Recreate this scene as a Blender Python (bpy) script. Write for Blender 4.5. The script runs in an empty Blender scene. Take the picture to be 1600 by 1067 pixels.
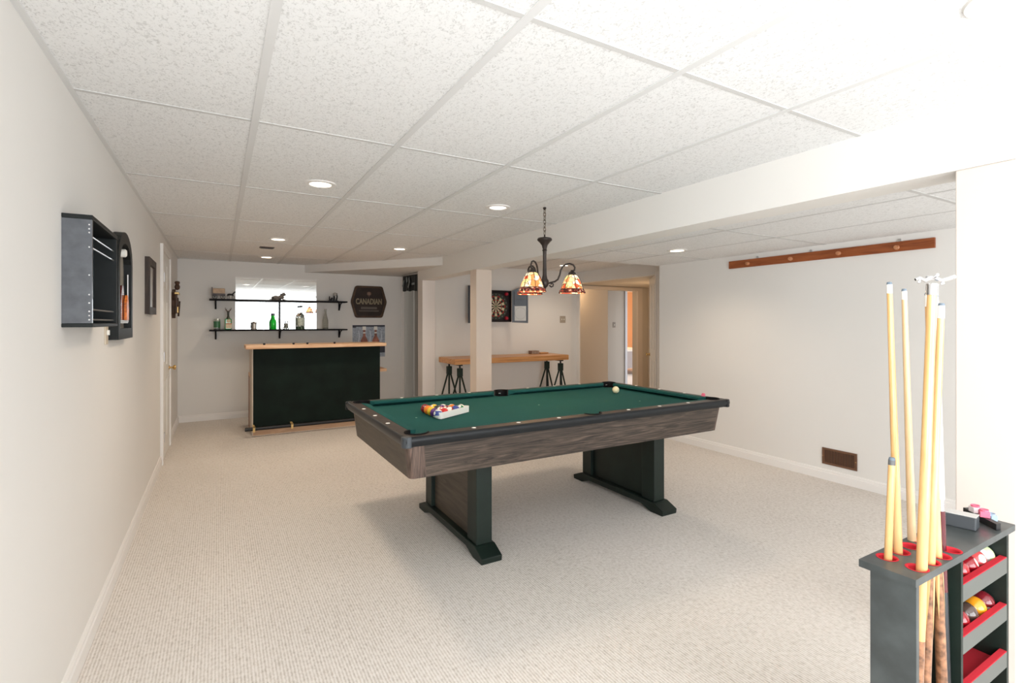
import bpy, bmesh, math, random
from mathutils import Vector, Matrix
C = bpy.context.scene.collection
SC = bpy.context.scene
PI = math.pi
random.seed(7)

# ------------------------------------------------------------------ camera, world, light, exposure
cam_d = bpy.data.cameras.new('camera'); cam = bpy.data.objects.new('camera', cam_d); C.objects.link(cam)
cam.location = (0, 0, 1.3522); cam.rotation_euler = (PI/2, 0, -0.5352)
cam_d.sensor_fit = 'HORIZONTAL'; cam_d.sensor_width = 36; cam_d.lens = 797.14*36/1600
cam_d.shift_x = -14.3/1600; cam_d.shift_y = -30.55/1600; cam_d.clip_start = .03
SC.camera = cam
SC.view_settings.view_transform = 'Standard'; SC.view_settings.look = 'None'
SC.view_settings.gamma = 1; SC.view_settings.use_curve_mapping = False
SC.view_settings.exposure = 0.12

world = bpy.data.worlds.new('sky'); SC.world = world; world.use_nodes = True
world.node_tree.nodes['Background'].inputs[0].default_value = (.95, .97, 1, 1)
world.node_tree.nodes['Background'].inputs[1].default_value = 2.0

def area(name, loc, rot, sx, sy, power, col):
    d = bpy.data.lights.new(name, 'AREA'); d.shape = 'RECTANGLE'; d.size = sx; d.size_y = sy
    d.energy = power; d.color = col
    o = bpy.data.objects.new(name, d); C.objects.link(o); o.location = loc; o.rotation_euler = rot
    return o
# added daylight at two made-up windows behind the photographer
area('added_side_daylight', (-.60, -.95, 1.30), (0, -PI/2-math.radians(35), 0), 1.45, 1.7, 66, (.90, .96, 1))
area('added_end_daylight', (1.55, -2.32, 1.15), (PI/2+math.radians(22), 0, 0), 3.2, 1.9, 118, (.90, .96, 1))
def spot(loc, power, col=(1, .82, .63), ang=150):
    d = bpy.data.lights.new('downlight_beam', 'SPOT'); d.energy = power; d.color = col
    d.spot_size = math.radians(ang); d.spot_blend = .8; d.shadow_soft_size = .11
    o = bpy.data.objects.new('downlight_beam', d); C.objects.link(o); o.location = loc
    return o

# ------------------------------------------------------------------ helpers
def new_mat(name):
    m = bpy.data.materials.new(name); m.use_nodes = True
    return m, m.node_tree, m.node_tree.nodes['Principled BSDF']
def rgb(c): return (c[0], c[1], c[2], 1)
def mat(name, col, rough=.6, metal=0, var=0, vscale=20, bump=0, bscale=80, spec=.5, emit=None, estr=0, trans=0, alpha=1, ior=1.45, coat=0):
    m, nt, b = new_mat(name)
    b.inputs['Base Color'].default_value = rgb(col); b.inputs['Roughness'].default_value = rough
    b.inputs['Metallic'].default_value = metal; b.inputs['Specular IOR Level'].default_value = spec
    b.inputs['IOR'].default_value = ior; b.inputs['Transmission Weight'].default_value = trans
    b.inputs['Alpha'].default_value = alpha; b.inputs['Coat Weight'].default_value = coat
    if emit: b.inputs['Emission Color'].default_value = rgb(emit); b.inputs['Emission Strength'].default_value = estr
    tc = nt.nodes.new('ShaderNodeTexCoord')
    if var:
        n = nt.nodes.new('ShaderNodeTexNoise'); n.inputs['Scale'].default_value = vscale; n.inputs['Detail'].default_value = 4
        nt.links.new(tc.outputs['Object'], n.inputs['Vector'])
        r = nt.nodes.new('ShaderNodeValToRGB'); r.color_ramp.elements[0].position = .3; r.color_ramp.elements[1].position = .7
        r.color_ramp.elements[0].color = rgb([c*(1-var) for c in col]); r.color_ramp.elements[1].color = rgb([min(1, c*(1+var)) for c in col])
        nt.links.new(n.outputs['Fac'], r.inputs['Fac']); nt.links.new(r.outputs['Color'], b.inputs['Base Color'])
    if bump:
        n = nt.nodes.new('ShaderNodeTexNoise'); n.inputs['Scale'].default_value = bscale; n.inputs['Detail'].default_value = 3
        nt.links.new(tc.outputs['Object'], n.inputs['Vector'])
        k = nt.nodes.new('ShaderNodeBump'); k.inputs['Strength'].default_value = bump; k.inputs['Distance'].default_value = .004
        nt.links.new(n.outputs['Fac'], k.inputs['Height']); nt.links.new(k.outputs['Normal'], b.inputs['Normal'])
    return m
def wood(name, c1, c2, c3, stretch=(1, 14, 14), scale=3, rough=.5, dist=1.2, coat=0):
    m, nt, b = new_mat(name)
    tc = nt.nodes.new('ShaderNodeTexCoord'); mp = nt.nodes.new('ShaderNodeMapping')
    mp.inputs['Scale'].default_value = stretch
    n = nt.nodes.new('ShaderNodeTexNoise'); n.inputs['Scale'].default_value = scale; n.inputs['Detail'].default_value = 8
    n.inputs['Roughness'].default_value = .62; n.inputs['Distortion'].default_value = dist
    r = nt.nodes.new('ShaderNodeValToRGB'); e = r.color_ramp.elements
    e[0].position = .34; e[0].color = rgb(c1); e[1].position = .66; e[1].color = rgb(c3)
    x = e.new(.5); x.color = rgb(c2)
    nt.links.new(tc.outputs['Object'], mp.inputs['Vector']); nt.links.new(mp.outputs['Vector'], n.inputs['Vector'])
    nt.links.new(n.outputs['Fac'], r.inputs['Fac']); nt.links.new(r.outputs['Color'], b.inputs['Base Color'])
    b.inputs['Roughness'].default_value = rough; b.inputs['Coat Weight'].default_value = coat
    k = nt.nodes.new('ShaderNodeBump'); k.inputs['Strength'].default_value = .15; k.inputs['Distance'].default_value = .002
    nt.links.new(n.outputs['Fac'], k.inputs['Height']); nt.links.new(k.outputs['Normal'], b.inputs['Normal'])
    return m

def thing(name, label, cat, loc=(0, 0, 0), rotz=0, group=None):
    o = bpy.data.objects.new(name, None); C.objects.link(o); o.empty_display_size = .05
    o.location = loc; o.rotation_euler = (0, 0, rotz); o['label'] = label; o['category'] = cat
    if group: o['group'] = group
    return o
def tag(o, label, cat, group=None):
    o['label'] = label; o['category'] = cat
    if group: o['group'] = group
    return o
def struct(o): o['kind'] = 'structure'; return o
def link_mesh(name, me, m, parent=None):
    o = bpy.data.objects.new(name, me); C.objects.link(o)
    if m is not None:
        me.materials.clear()
        for q in (m if isinstance(m, (list, tuple)) else [m]): me.materials.append(q)
    if parent is not None: o.parent = parent
    return o

class MB:
    """collects shapes; world coordinates unless local=True"""
    def __init__(s, local=False): s.bm = bmesh.new(); s.M = Matrix.Identity(4); s.local = local
    def v(s, p): return s.bm.verts.new(s.M @ Vector(p))
    def box(s, x0, x1, y0, y1, z0, z1):
        c = [s.v((x, y, z)) for z in (z0, z1) for x, y in ((x0, y0), (x1, y0), (x1, y1), (x0, y1))]
        for f in ((3, 2, 1, 0), (4, 5, 6, 7), (0, 1, 5, 4), (1, 2, 6, 5), (2, 3, 7, 6), (3, 0, 4, 7)): s.bm.faces.new([c[i] for i in f])
        return s
    def hexa(s, low, high):
        a = [s.v(p) for p in low]; b = [s.v(p) for p in high]; n = len(a)
        s.bm.faces.new(a[::-1]); s.bm.faces.new(b)
        for i in range(n): s.bm.faces.new((a[i], a[(i+1) % n], b[(i+1) % n], b[i]))
        return s
    def prism(s, pts, axis, a, b):
        def q(p, t): return {'x': (t, p[0], p[1]), 'y': (p[0], t, p[1]), 'z': (p[0], p[1], t)}[axis]
        return s.hexa([q(p, a) for p in pts], [q(p, b) for p in pts])
    def tube(s, path, r, n=12, caps=True, closed=False):
        P = [Vector(p) for p in path]; R = r if isinstance(r, (list, tuple)) else [r]*len(P)
        rings = []; up = None; N = len(P)
        for i, p in enumerate(P):
            if closed: d = P[(i+1) % N]-P[i-1]
            else: d = (P[min(i+1, N-1)]-P[max(i-1, 0)])
            d.normalize()
            if up is None: up = Vector((0, 0, 1)) if abs(d.z) < .9 else Vector((1, 0, 0))
            a = d.cross(up).normalized(); b = a.cross(d).normalized(); up = b
            rings.append([s.v(p + (a*math.cos(2*PI*k/n)+b*math.sin(2*PI*k/n))*R[i]) for k in range(n)])
        for i in range(N if closed else N-1):
            A, B = rings[i], rings[(i+1) % N]
            for k in range(n): s.bm.faces.new((A[k], A[(k+1) % n], B[(k+1) % n], B[k]))
        if caps and not closed:
            s.bm.faces.new(rings[0][::-1]); s.bm.faces.new(rings[-1])
        return s
    def lathe(s, prof, c=(0, 0, 0), n=24, axis='z', ang0=0):
        """prof: (radius, height) pairs"""
        rings = []
        def q(r, h, a):
            u, w = r*math.cos(a), r*math.sin(a)
            p = {'z': (u, w, h), 'y': (u, h, w), 'x': (h, u, w)}[axis]
            return (c[0]+p[0], c[1]+p[1], c[2]+p[2])
        for r, h in prof:
            if r < 1e-6: rings.append([s.v(q(0, h, 0))])
            else: rings.append([s.v(q(r, h, ang0+2*PI*k/n)) for k in range(n)])
        for A, B in zip(rings, rings[1:]):
            for k in range(n):
                k2 = (k+1) % n
                if len(A) == 1 and len(B) == 1: continue
                if len(A) == 1: s.bm.faces.new((A[0], B[k2], B[k]))
                elif len(B) == 1: s.bm.faces.new((A[k], A[k2], B[0]))
                else: s.bm.faces.new((A[k], A[k2], B[k2], B[k]))
        return s
    def sphere(s, c, r, sc=(1, 1, 1), u=20, w=12):
        g = bmesh.ops.create_uvsphere(s.bm, u_segments=u, v_segments=w, radius=r)
        M = s.M @ Matrix.Translation(c) @ Matrix.Diagonal((sc[0], sc[1], sc[2], 1))
        bmesh.ops.transform(s.bm, matrix=M, verts=g['verts']); return s
    def build(s, name, m, parent=None, smooth=False, bevel=0, seg=2, sharp=40):
        bmesh.ops.recalc_face_normals(s.bm, faces=s.bm.faces)
        me = bpy.data.meshes.new(name)
        if parent is not None and not s.local:
            L = Vector((0, 0, 0)); q = parent
            while q is not None: L += Vector(q.location); q = q.parent
            bmesh.ops.translate(s.bm, vec=-L, verts=s.bm.verts)
        s.bm.to_mesh(me); s.bm.free()
        if smooth:
            me.shade_smooth()
            try: me.set_sharp_from_angle(angle=math.radians(sharp))
            except Exception: pass
        o = link_mesh(name, me, m, parent)
        if bevel:
            b = o.modifiers.new('bevel', 'BEVEL'); b.width = bevel; b.segments = seg; b.limit_method = 'ANGLE'; b.harden_normals = False
        return o
def cyl(mb, p0, p1, r, n=16): return mb.tube([p0, p1], r, n)
def text_mesh(body, size, depth, m, M, name='lettering', parent=None, bold=0):
    cu = bpy.data.curves.new(name, 'FONT'); cu.body = body; cu.size = size; cu.extrude = depth; cu.offset = bold
    cu.align_x = 'CENTER'; cu.align_y = 'CENTER'
    t = bpy.data.objects.new(name+'_tmp', cu); C.objects.link(t)
    bpy.context.view_layer.update()
    me = bpy.data.meshes.new_from_object(t.evaluated_get(bpy.context.evaluated_depsgraph_get()))
    bpy.data.objects.remove(t)
    L = Vector((0, 0, 0)); q = parent
    while q is not None: L += Vector(q.location); q = q.parent
    me.transform(Matrix.Translation(-L) @ M)
    return link_mesh(name, me, m, parent)
def copy_tree(o, parent=None):
    c = o.copy(); C.objects.link(c)
    if parent is not None: c.parent = parent
    for ch in [x for x in bpy.data.objects if x.parent == o]: copy_tree(ch, c)
    return c

# ------------------------------------------------------------------ materials
WALL = mat('wall_paint', (.80, .775, .74), .75, var=.012, vscale=1.2, bump=.03, bscale=160)
WHITE = mat('white_trim', (.86, .83, .80), .4)
DOORW = mat('door_white', (.84, .82, .78), .35)
POST = mat('post_paint', (.74, .65, .59), .6, bump=.03)
GREYW = mat('corridor_unlit_grey', (.42, .40, .36), .8)  # corridor wall and ceiling: lack of light put into the grey
HALLW = mat('hall_paint', (.70, .62, .52), .8)
def carpet():
    m, nt, b = new_mat('berber_carpet')
    tc = nt.nodes.new('ShaderNodeTexCoord')
    w = nt.nodes.new('ShaderNodeTexWave'); w.bands_direction = 'X'; w.inputs['Scale'].default_value = 26; w.inputs['Distortion'].default_value = 1.3
    w.inputs['Detail'].default_value = 2; w.inputs['Detail Scale'].default_value = 3
    mp = nt.nodes.new('ShaderNodeMapping'); mp.inputs['Scale'].default_value = (1, .55, 1)
    v = nt.nodes.new('ShaderNodeTexVoronoi'); v.inputs['Scale'].default_value = 95
    n = nt.nodes.new('ShaderNodeTexNoise'); n.inputs['Scale'].default_value = 55; n.inputs['Detail'].default_value = 4
    n2 = nt.nodes.new('ShaderNodeTexNoise'); n2.inputs['Scale'].default_value = 1.6; n2.inputs['Detail'].default_value = 3
    for q in (w, n, n2): nt.links.new(tc.outputs['Object'], q.inputs['Vector'])
    nt.links.new(tc.outputs['Object'], mp.inputs['Vector']); nt.links.new(mp.outputs['Vector'], v.inputs['Vector'])
    def math_(op, a, bb):
        k = nt.nodes.new('ShaderNodeMath'); k.operation = op
        for i, x in enumerate((a, bb)):
            if isinstance(x, (int, float)): k.inputs[i].default_value = x
            else: nt.links.new(x, k.inputs[i])
        return k.outputs[0]
    h = math_('ADD', math_('MULTIPLY', w.outputs['Fac'], .30), .16)
    h = math_('ADD', h, math_('MULTIPLY', math_('SUBTRACT', 1.0, v.outputs['Distance']), .22))
    h = math_('ADD', h, math_('MULTIPLY', n.outputs['Fac'], .55))
    h2 = math_('ADD', h, math_('MULTIPLY', n2.outputs['Fac'], .12))
    r = nt.nodes.new('ShaderNodeValToRGB'); e = r.color_ramp.elements
    e[0].position = .46; e[0].color = (.52, .47, .42, 1); e[1].position = .90; e[1].color = (.83, .78, .735, 1)
    x = e.new(.60); x.color = (.655, .60, .545, 1)
    nt.links.new(h2, r.inputs['Fac']); nt.links.new(r.outputs['Color'], b.inputs['Base Color'])
    b.inputs['Roughness'].default_value = .95; b.inputs['Specular IOR Level'].default_value = .1
    k = nt.nodes.new('ShaderNodeBump'); k.inputs['Strength'].default_value = .6; k.inputs['Distance'].default_value = .006
    nt.links.new(h, k.inputs['Height']); nt.links.new(k.outputs['Normal'], b.inputs['Normal'])
    return m
CARPET = carpet()
def tile_mat():
    m, nt, b = new_mat('ceiling_tile')
    tc = nt.nodes.new('ShaderNodeTexCoord')
    mp = nt.nodes.new('ShaderNodeMapping'); mp.inputs['Scale'].default_value = (1.5, 1, 1)
    n = nt.nodes.new('ShaderNodeTexNoise'); n.inputs['Scale'].default_value = 62; n.inputs['Detail'].default_value = 5; n.inputs['Roughness'].default_value = .7; n.inputs['Distortion'].default_value = 1.2
    nt.links.new(tc.outputs['Object'], mp.inputs['Vector']); nt.links.new(mp.outputs['Vector'], n.inputs['Vector'])
    r = nt.nodes.new('ShaderNodeValToRGB'); e = r.color_ramp.elements
    e[0].position = .38; e[0].color = (.64, .635, .625, 1); e[1].position = .48; e[1].color = (.86, .857, .85, 1)
    nt.links.new(n.outputs['Fac'], r.inputs['Fac']); nt.links.new(r.outputs['Color'], b.inputs['Base Color'])
    b.inputs['Roughness'].default_value = .9
    k = nt.nodes.new('ShaderNodeBump'); k.inputs['Strength'].default_value = .5; k.inputs['Distance'].default_value = .003
    nt.links.new(n.outputs['Fac'], k.inputs['Height']); nt.links.new(k.outputs['Normal'], b.inputs['Normal'])
    return m
TILE = tile_mat()
TBAR = mat('ceiling_grid_metal', (.72, .715, .705), .6)
TLINE = mat('ceiling_cross_tee', (.62, .61, .595), .7)
ROSE = wood('rosewood_laminate', (.010, .006, .005), (.055, .039, .029), (.12, .085, .062), (.8, 8, 16), 2.2, .46, 3.6)
ROSEV = wood('rosewood_laminate_upright', (.03, .018, .013), (.12, .078, .06), (.22, .145, .115), (34, 20, 1.0), 2.2, .42, .6)
ROSED = wood('rosewood_laminate_end', (.045, .034, .024), (.068, .052, .037), (.09, .070, .050), (9, 1.2, 13), 2.6, .5, 1.0)
RAILW = wood('rail_wood', (.014, .009, .007), (.034, .022, .017), (.060, .040, .030), (2, 2, 2), 6, .42, 1.0)
BLACKP = mat('black_plastic_trim', (.010, .012, .014), .38, spec=.4)
BLACKW = mat('black_painted_wood', (.008, .010, .010), .5, spec=.3, var=.25, vscale=9)
DKGREEN = mat('dark_green_black_paint', (.006, .014, .010), .48, var=.3, vscale=6)
CLOTH = mat('green_billiard_cloth', (.015, .088, .082), .9, var=.06, vscale=3, bump=.15, bscale=400, spec=.15)
IVORY = mat('ivory_plastic', (.88, .86, .80), .35)
METAL = mat('brushed_metal', (.55, .55, .56), .3, 1)
CHROME = mat('chrome', (.8, .8, .82), .12, 1)
BRASS = mat('brass', (.62, .42, .17), .25, 1)
IRON = mat('dark_bronze_iron', (.045, .036, .032), .45, .6)
RACKBLK = mat('worn_black_paint', (.052, .06, .06), .40, var=.30, vscale=14, coat=.15)
REDFELT = mat('red_felt', (.62, .035, .05), .95, spec=.1)
CUEW = wood('cue_maple', (.60, .30, .10), (.72, .42, .165), (.80, .52, .24), (8, 8, .8), 3, .28, .4, coat=.5)
CUEW2 = wood('cue_pale_maple', (.66, .42, .20), (.76, .53, .29), (.82, .62, .38), (8, 8, .8), 3, .28, .4, coat=.5)
MARB = mat('marbled_brown_butt', (.26, .12, .06), .3, var=.65, vscale=60, coat=.5)
SHELFB = mat('black_shelf_paint', (.008, .008, .010), .7, spec=.2)
MAROON = mat('maroon_butt', (.10, .012, .018), .2, coat=.6)
NEARBLK = mat('black_lacquer', (.008, .008, .010), .4)
BUTCH = wood('butcher_block', (.42, .17, .055), (.60, .28, .10), (.72, .38, .15), (1, 22, 22), 2, .35, .3)
PINE = wood('pine', (.60, .33, .17), (.74, .46, .27), (.83, .58, .37), (1, 12, 12), 3, .5, .6)
PINEK = wood('plywood_kick', (.42, .26, .16), (.50, .32, .20), (.57, .38, .25), (1, 10, 10), 3, .6, .6)
CHERRY = wood('cherry_stained_board', (.20, .045, .010), (.29, .075, .018), (.36, .10, .028), (12, 1, 12), 3, .4, .6)
BARFELT = mat('black_green_board', (.004, .011, .008), .75, spec=.25, var=.35, vscale=4)
MIRROR = mat('mirror_glass', (.93, .95, .95), .015, 1)
GLASS = mat('clear_glass', (.9, .93, .92), .03, trans=1, ior=1.3)
PLATE = mat('almond_switch_plate', (.42, .36, .29), .45)

# ------------------------------------------------------------------ room shell
XW, YB, XR, H, HR, YN = -.474, 8.23, 4.488, 2.204, 2.019, -2.3
BX0, BX1, BZ = 2.522, 2.72, 1.955
struct(MB().box(-.8, 12.5, YN-.2, 13.5, -.12, 0).build('floor', CARPET))
# left wall with the door recess and an added, unseen window behind the photographer
WY0, WY1, WZ0, WZ1 = -1.85, -.05, .45, 2.10
w = MB()
w.box(XW-.15, XW, WY1, YB+.15, 0, 2.45).box(XW-.15, XW, YN-.15, WY0, 0, 2.45)
w.box(XW-.15, XW, WY0, WY1, 0, WZ0).box(XW-.15, XW, WY0, WY1, WZ1, 2.45)
struct(w.build('wall_left', WALL))
wf = MB()
for a, b_, c, d in ((WY0-.06, WY0, WZ0-.06, WZ1+.05), (WY1, WY1+.06, WZ0-.06, WZ1+.05), (WY0, WY1, WZ0-.06, WZ0), (WY0, WY1, WZ1, WZ1+.05), ((WY0+WY1)/2-.025, (WY0+WY1)/2+.025, WZ0, WZ1)):
    wf.box(XW-.05, XW+.015, a, b_, c, d)
struct(wf.build('added_window_1', WHITE))
struct(MB().box(XW, 2.63, YB, YB+.15, 0, 2.45).build('wall_back', WALL))
struct(MB().box(2.585, 2.634, YB-.012, YB+.165, 0, 2.095).build('trim_1', WHITE))     # corner bead of the back wall
struct(MB().box(XR, XR+.12, YN-.15, 4.36, 0, 2.45).build('wall_right', WALL))
# wall behind the photographer, with a wide window added to let light in
w = MB(); EX0, EX1, EZ0, EZ1 = -.1, 3.2, .2, 2.05
w.box(XW-.15, EX0, YN-.15, YN, 0, 2.45).box(EX1, XR+.12, YN-.15, YN, 0, 2.45).box(EX0, EX1, YN-.15, YN, 0, EZ0).box(EX0, EX1, YN-.15, YN, EZ1, 2.45)
struct(w.build('wall_front', WALL))
wf = MB(); wf.box(EX0-.06, EX1+.06, YN, YN+.015, EZ1, EZ1+.06).box(EX0-.06, EX0, YN, YN+.015, EZ0, EZ1).box(EX1, EX1+.06, YN-.02, YN+.015, EZ0, EZ1)
struct(wf.build('added_window_2', WHITE))
# alcove wall with the dart cabinet, its pilaster and the corridor behind
struct(MB().box(2.55, 5.30, 7.06, 7.23, 0, 2.45).build('wall_alcove', WALL))
struct(MB().box(BX0, 2.715, 7.035, 7.235, 0, BZ).build('wall_pilaster', mat('pilaster_paint', (.86, .80, .76), .5), bevel=.004))
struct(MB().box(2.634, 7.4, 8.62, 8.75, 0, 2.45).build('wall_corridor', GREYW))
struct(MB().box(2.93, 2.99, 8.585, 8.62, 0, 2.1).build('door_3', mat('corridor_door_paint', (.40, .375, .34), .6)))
# opening in the wall at the right end of the alcove and the hallway behind it
w = MB(); w.box(5.30, 5.42, 4.36, 5.20, 0, 2.45).box(5.30, 5.42, 5.20, 7.06, 2.019, 2.45).box(XR+.12, 5.30, 4.24, 4.36, 0, 2.45)
struct(w.build('wall_hallway_entry', WALL))
struct(MB().box(5.285, 5.31, 6.98, 7.075, 0, 2.019).build('trim_2', WHITE))
w = MB(); w.box(7.2, 7.32, 5.12, 7.42, 0, 2.3).box(6.91, 7.2, 7.3, 7.42, 0, 2.3).box(5.30, 6.91, 7.3, 7.42, 1.945, 2.3).box(5.42, 7.2, 5.0, 5.12, 0, 2.3)
struct(w.build('wall_hallway', HALLW))
struct(MB().box(5.42, 7.2, 5.1, 7.3, 2.019, 2.1).build('ceiling_hallway', HALLW))
w = MB(); w.box(6.91, 7.03, 7.27, 7.30, 0, 1.945).box(5.32, 7.03, 7.27, 7.30, 1.945, 2.0)
struct(w.build('trim_3', mat('hall_casing', (.80, .70, .60), .45)))
struct(MB().box(5.30, 6.66, 7.85, 7.97, 0, 2.3).build('wall_hall_inner', HALLW))
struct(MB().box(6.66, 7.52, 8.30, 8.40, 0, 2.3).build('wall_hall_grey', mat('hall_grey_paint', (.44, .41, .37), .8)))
struct(MB().box(7.50, 7.56, 8.27, 8.42, 0, 2.05).build('trim_4', mat('door_jamb_blue_white', (.55, .57, .62), .4)))
struct(MB().box(5.3, 9.6, 7.42, 8.42, 2.05, 2.2).build('ceiling_inner_hall', HALLW))
# bedroom seen through the far doorway
ORANGE = mat('bedroom_orange_paint', (.72, .42, .22), .8)
w = MB(); w.box(7.6, 12.4, 12.2, 12.32, 0, 2.4).box(12.3, 12.42, 8.4, 12.2, 0, 2.4)
struct(w.build('wall_bedroom', ORANGE))
struct(MB().box(7.56, 12.4, 8.42, 12.3, 2.3, 2.4).build('ceiling_bedroom', WALL))
bd = bpy.data.lights.new('bedside_lamp_glow', 'POINT'); bd.energy = 60; bd.color = (1, .55, .25); bd.shadow_soft_size = .12
bo = bpy.data.objects.new('bedside_lamp_glow', bd); C.objects.link(bo); bo.location = (9.6, 11.5, 1.2)

for nm, loc, en in (('hall_lamp_light', (5.75, 7.62, 1.9), 5), ('hallway_warm_fill', (6.3, 6.3, 1.45), 6)):  # the hallway one is an added warm fill without a fixture
    d = bpy.data.lights.new(nm, 'POINT'); d.energy = en; d.color = (1, .70, .42); d.shadow_soft_size = .06
    o = bpy.data.objects.new(nm, d); C.objects.link(o); o.location = loc
# ceilings
struct(MB().box(XW, BX0, YN, YB, H, H+.12).build('ceiling', TILE))
struct(MB().box(BX1, XR, YN, 4.40, HR, H+.12).build('ceiling_right', TILE))
struct(MB().box(BX1, 5.30, 4.40, 7.06, H, H+.12).build('ceiling_alcove', TILE))
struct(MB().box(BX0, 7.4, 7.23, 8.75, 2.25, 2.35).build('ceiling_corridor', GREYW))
g = MB(); T = .6096; X1 = .1325; Y1 = 1.2182
for k in range(4): g.box(X1+k*T-.014, X1+k*T+.014, YN, YB, H-.0045, H+.002)
g.box(XW, XW+.02, YN, YB, H-.004, H+.002).box(XW+.02, X1-.014, YB-.02, YB, H-.004, H+.002)
struct(g.build('ceiling_grid', TBAR))
g = MB()
for j in range(-2, 6):
    y = Y1+j*2*T; g.box(XW+.02, BX0, y-.010, y+.010, H-.0025, H+.002)
struct(g.build('ceiling_cross_grid', TLINE))
g = MB()
for x in (3.18, 3.79): g.box(x-.012, x+.012, YN, 4.40, HR-.002, HR+.002)
for y in (-.0, 1.22, 2.44, 3.66): g.box(BX1, XR, y-.012, y+.012, HR-.0018, HR+.002)
for x in (3.33, 3.94, 4.55): g.box(x-.012, x+.012, 4.40, 7.06, H-.002, H+.002)
struct(g.build('ceiling_grid_right', TLINE))
# beam, corner soffit, posts
struct(MB().box(BX0, BX1, YN, 7.235, BZ, H+.12).build('ceiling_beam', mat('beam_paint', (.84, .815, .775), .6, bump=.03)))
struct(MB().prism([(1.11, YB), (BX0+.03, 6.23), (BX0+.03, YB)], 'z', 2.095, H+.05).build('ceiling_soffit', WALL))
struct(MB().box(2.522, 2.65, 7.235, 8.23, 2.095, 2.3).build('ceiling_header', WALL))
struct(MB().box(2.530, 2.715, .686, .868, 0, BZ).build('wall_post', POST, bevel=.004))
struct(MB().box(2.531, 2.728, 5.27, 5.44, 0, BZ).build('wall_column', mat('column_paint', (.74, .63, .54), .6), bevel=.004))
# baseboards
def base(name, x0, x1, y0, y1, dx, dy):
    b = MB()
    b.box(x0, x1, y0, y1, 0, .075)
    b.box(x0 if dx <= 0 else x0, x1 if dx >= 0 else x1, y0, y1, .075, .08)
    return b
def baseboard(name, p, q, nrm):
    """p,q ends at the wall; nrm unit normal into the room"""
    prof = [(0, 0), (.016, 0), (.016, .062), (.011, .068), (.011, .078), (.006, .088), (0, .09)]
    a = []; b = []
    for d, z in prof:
        a.append((p[0]+nrm[0]*d, p[1]+nrm[1]*d, z)); b.append((q[0]+nrm[0]*d, q[1]+nrm[1]*d, z))
    struct(MB().hexa(a, b).build(name, WHITE))
baseboard('baseboard_left', (XW, YN), (XW, 5.86), (1, 0))
baseboard('baseboard_left_far', (XW, 6.86), (XW, YB), (1, 0))
baseboard('baseboard_back', (XW, YB), (2.585, YB), (0, -1))
baseboard('baseboard_right', (XR, YN), (XR, 4.24), (-1, 0))
baseboard('baseboard_alcove', (2.73, 7.06), (5.28, 7.06), (0, -1))

# left door (six panel) with casing, hinges, knob
def panel_door(mb, y0, y1, x, s):
    """six-panel leaf lying in the plane x, facing +x*s"""
    mb.box(min(x, x+.012*s), max(x, x+.012*s), y0, y1, .012, 2.03)
    W = y1-y0
    for (z0, z1) in ((.2, .78), (.92, 1.55), (1.68, 1.92)):
        for (a, b_) in ((.12, .46), (.54, .88)):
            mb.box(min(x+.012*s, x+.019*s), max(x+.012*s, x+.019*s), y0+W*a, y0+W*b_, z0, z1)
d1 = panel_door(m_ := MB(), 5.92, 6.74, XW, 1); leaf = struct(m_.build('door_1', DOORW, bevel=.003))
c = MB(); c.box(XW, XW+.026, 5.855, 5.915, 0, 2.035).box(XW, XW+.026, 6.745, 6.81, 0, 2.035).box(XW, XW+.026, 5.855, 6.81, 2.035, 2.095)
struct(c.build('trim_5', WHITE, bevel=.003))
for z in (1.78, 1.02, .247):
    MB().box(XW+.012, XW+.03, 5.918, 5.965, z-.045, z+.045).build('door_hinge', METAL, leaf)
MB().lathe([(0, .0), (.027, 0), (.027, .006), (.010, .010), (.010, .035), (.022, .042), (.027, .052), (.022, .064), (0, .068)], (XW+.010, 6.68, .86), 20, 'x').build('door_knob', BRASS, leaf, True)
# hall door, open, seen nearly edge on
leaf = MB(local=True)
leaf.box(0, .76, -.018, .018, .012, 2.03)
for z0, z1 in ((.2, .8), (.95, 1.9)):
    for a, b_ in ((.1, .34), (.42, .66)): leaf.box(a, b_, .018, .025, z0, z1); leaf.box(a, b_, -.025, -.018, z0, z1)
hd = struct(leaf.build('door_2', DOORW, None, bevel=.003)); hd.location = (5.335, 5.235, 0); hd.rotation_euler = (0, 0, math.radians(51.5))
for sgn in (1, -1):
    k = MB(local=True).lathe([(0, 0), (.026, 0), (.026, .005), (.010, .010), (.010, .035), (.025, .045), (.025, .058), (0, .066)], (0, 0, 0), 16, 'y')
    ko = k.build('door_knob', BRASS, hd, True); ko.location = (.69, .018*sgn, .85)
    if sgn < 0: ko.rotation_euler = (PI, 0, 0)
c = MB(); c.box(5.285, 5.30, 5.125, 5.192, 0, 2.06).box(5.28, 5.31, 5.192, 5.204, 0, 2.06); struct(c.build('trim_6', WHITE))

# ------------------------------------------------------------------ recessed lights and vent
LENS = mat('lit_lamp_lens', (1, .95, .85), .4, emit=(1, .86, .66), estr=7)
LENSD = mat('weak_lamp_lens', (1, .98, .95), .4, emit=(1, .96, .9), estr=1.6)
def downlight(x, y, z, label, power, lens=LENS):
    t = thing('recessed_light', label, 'ceiling light', (x, y, z), 0, 'round recessed ceiling lights')
    MB(local=True).lathe([(.062, -.004), (.064, -.008), (.088, -.006), (.092, 0), (.062, 0), (.062, -.004)], (0, 0, 0), 32).build('trim_ring', WHITE, t, True)
    MB(local=True).lathe([(0, -.0055), (.04, -.0055), (.0615, -.003)], (0, 0, 0), 32).build('lamp_lens', lens, t, True)
    if power: spot((x, y, z-.03), power)
    return t
downlight(.54, 3.334, H, 'bright recessed ceiling light nearest the camera over the left carpet', 40)
downlight(1.781, 3.341, H, 'dimmer recessed ceiling light just left of the hanging chandelier chain', 9, LENSD)
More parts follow.
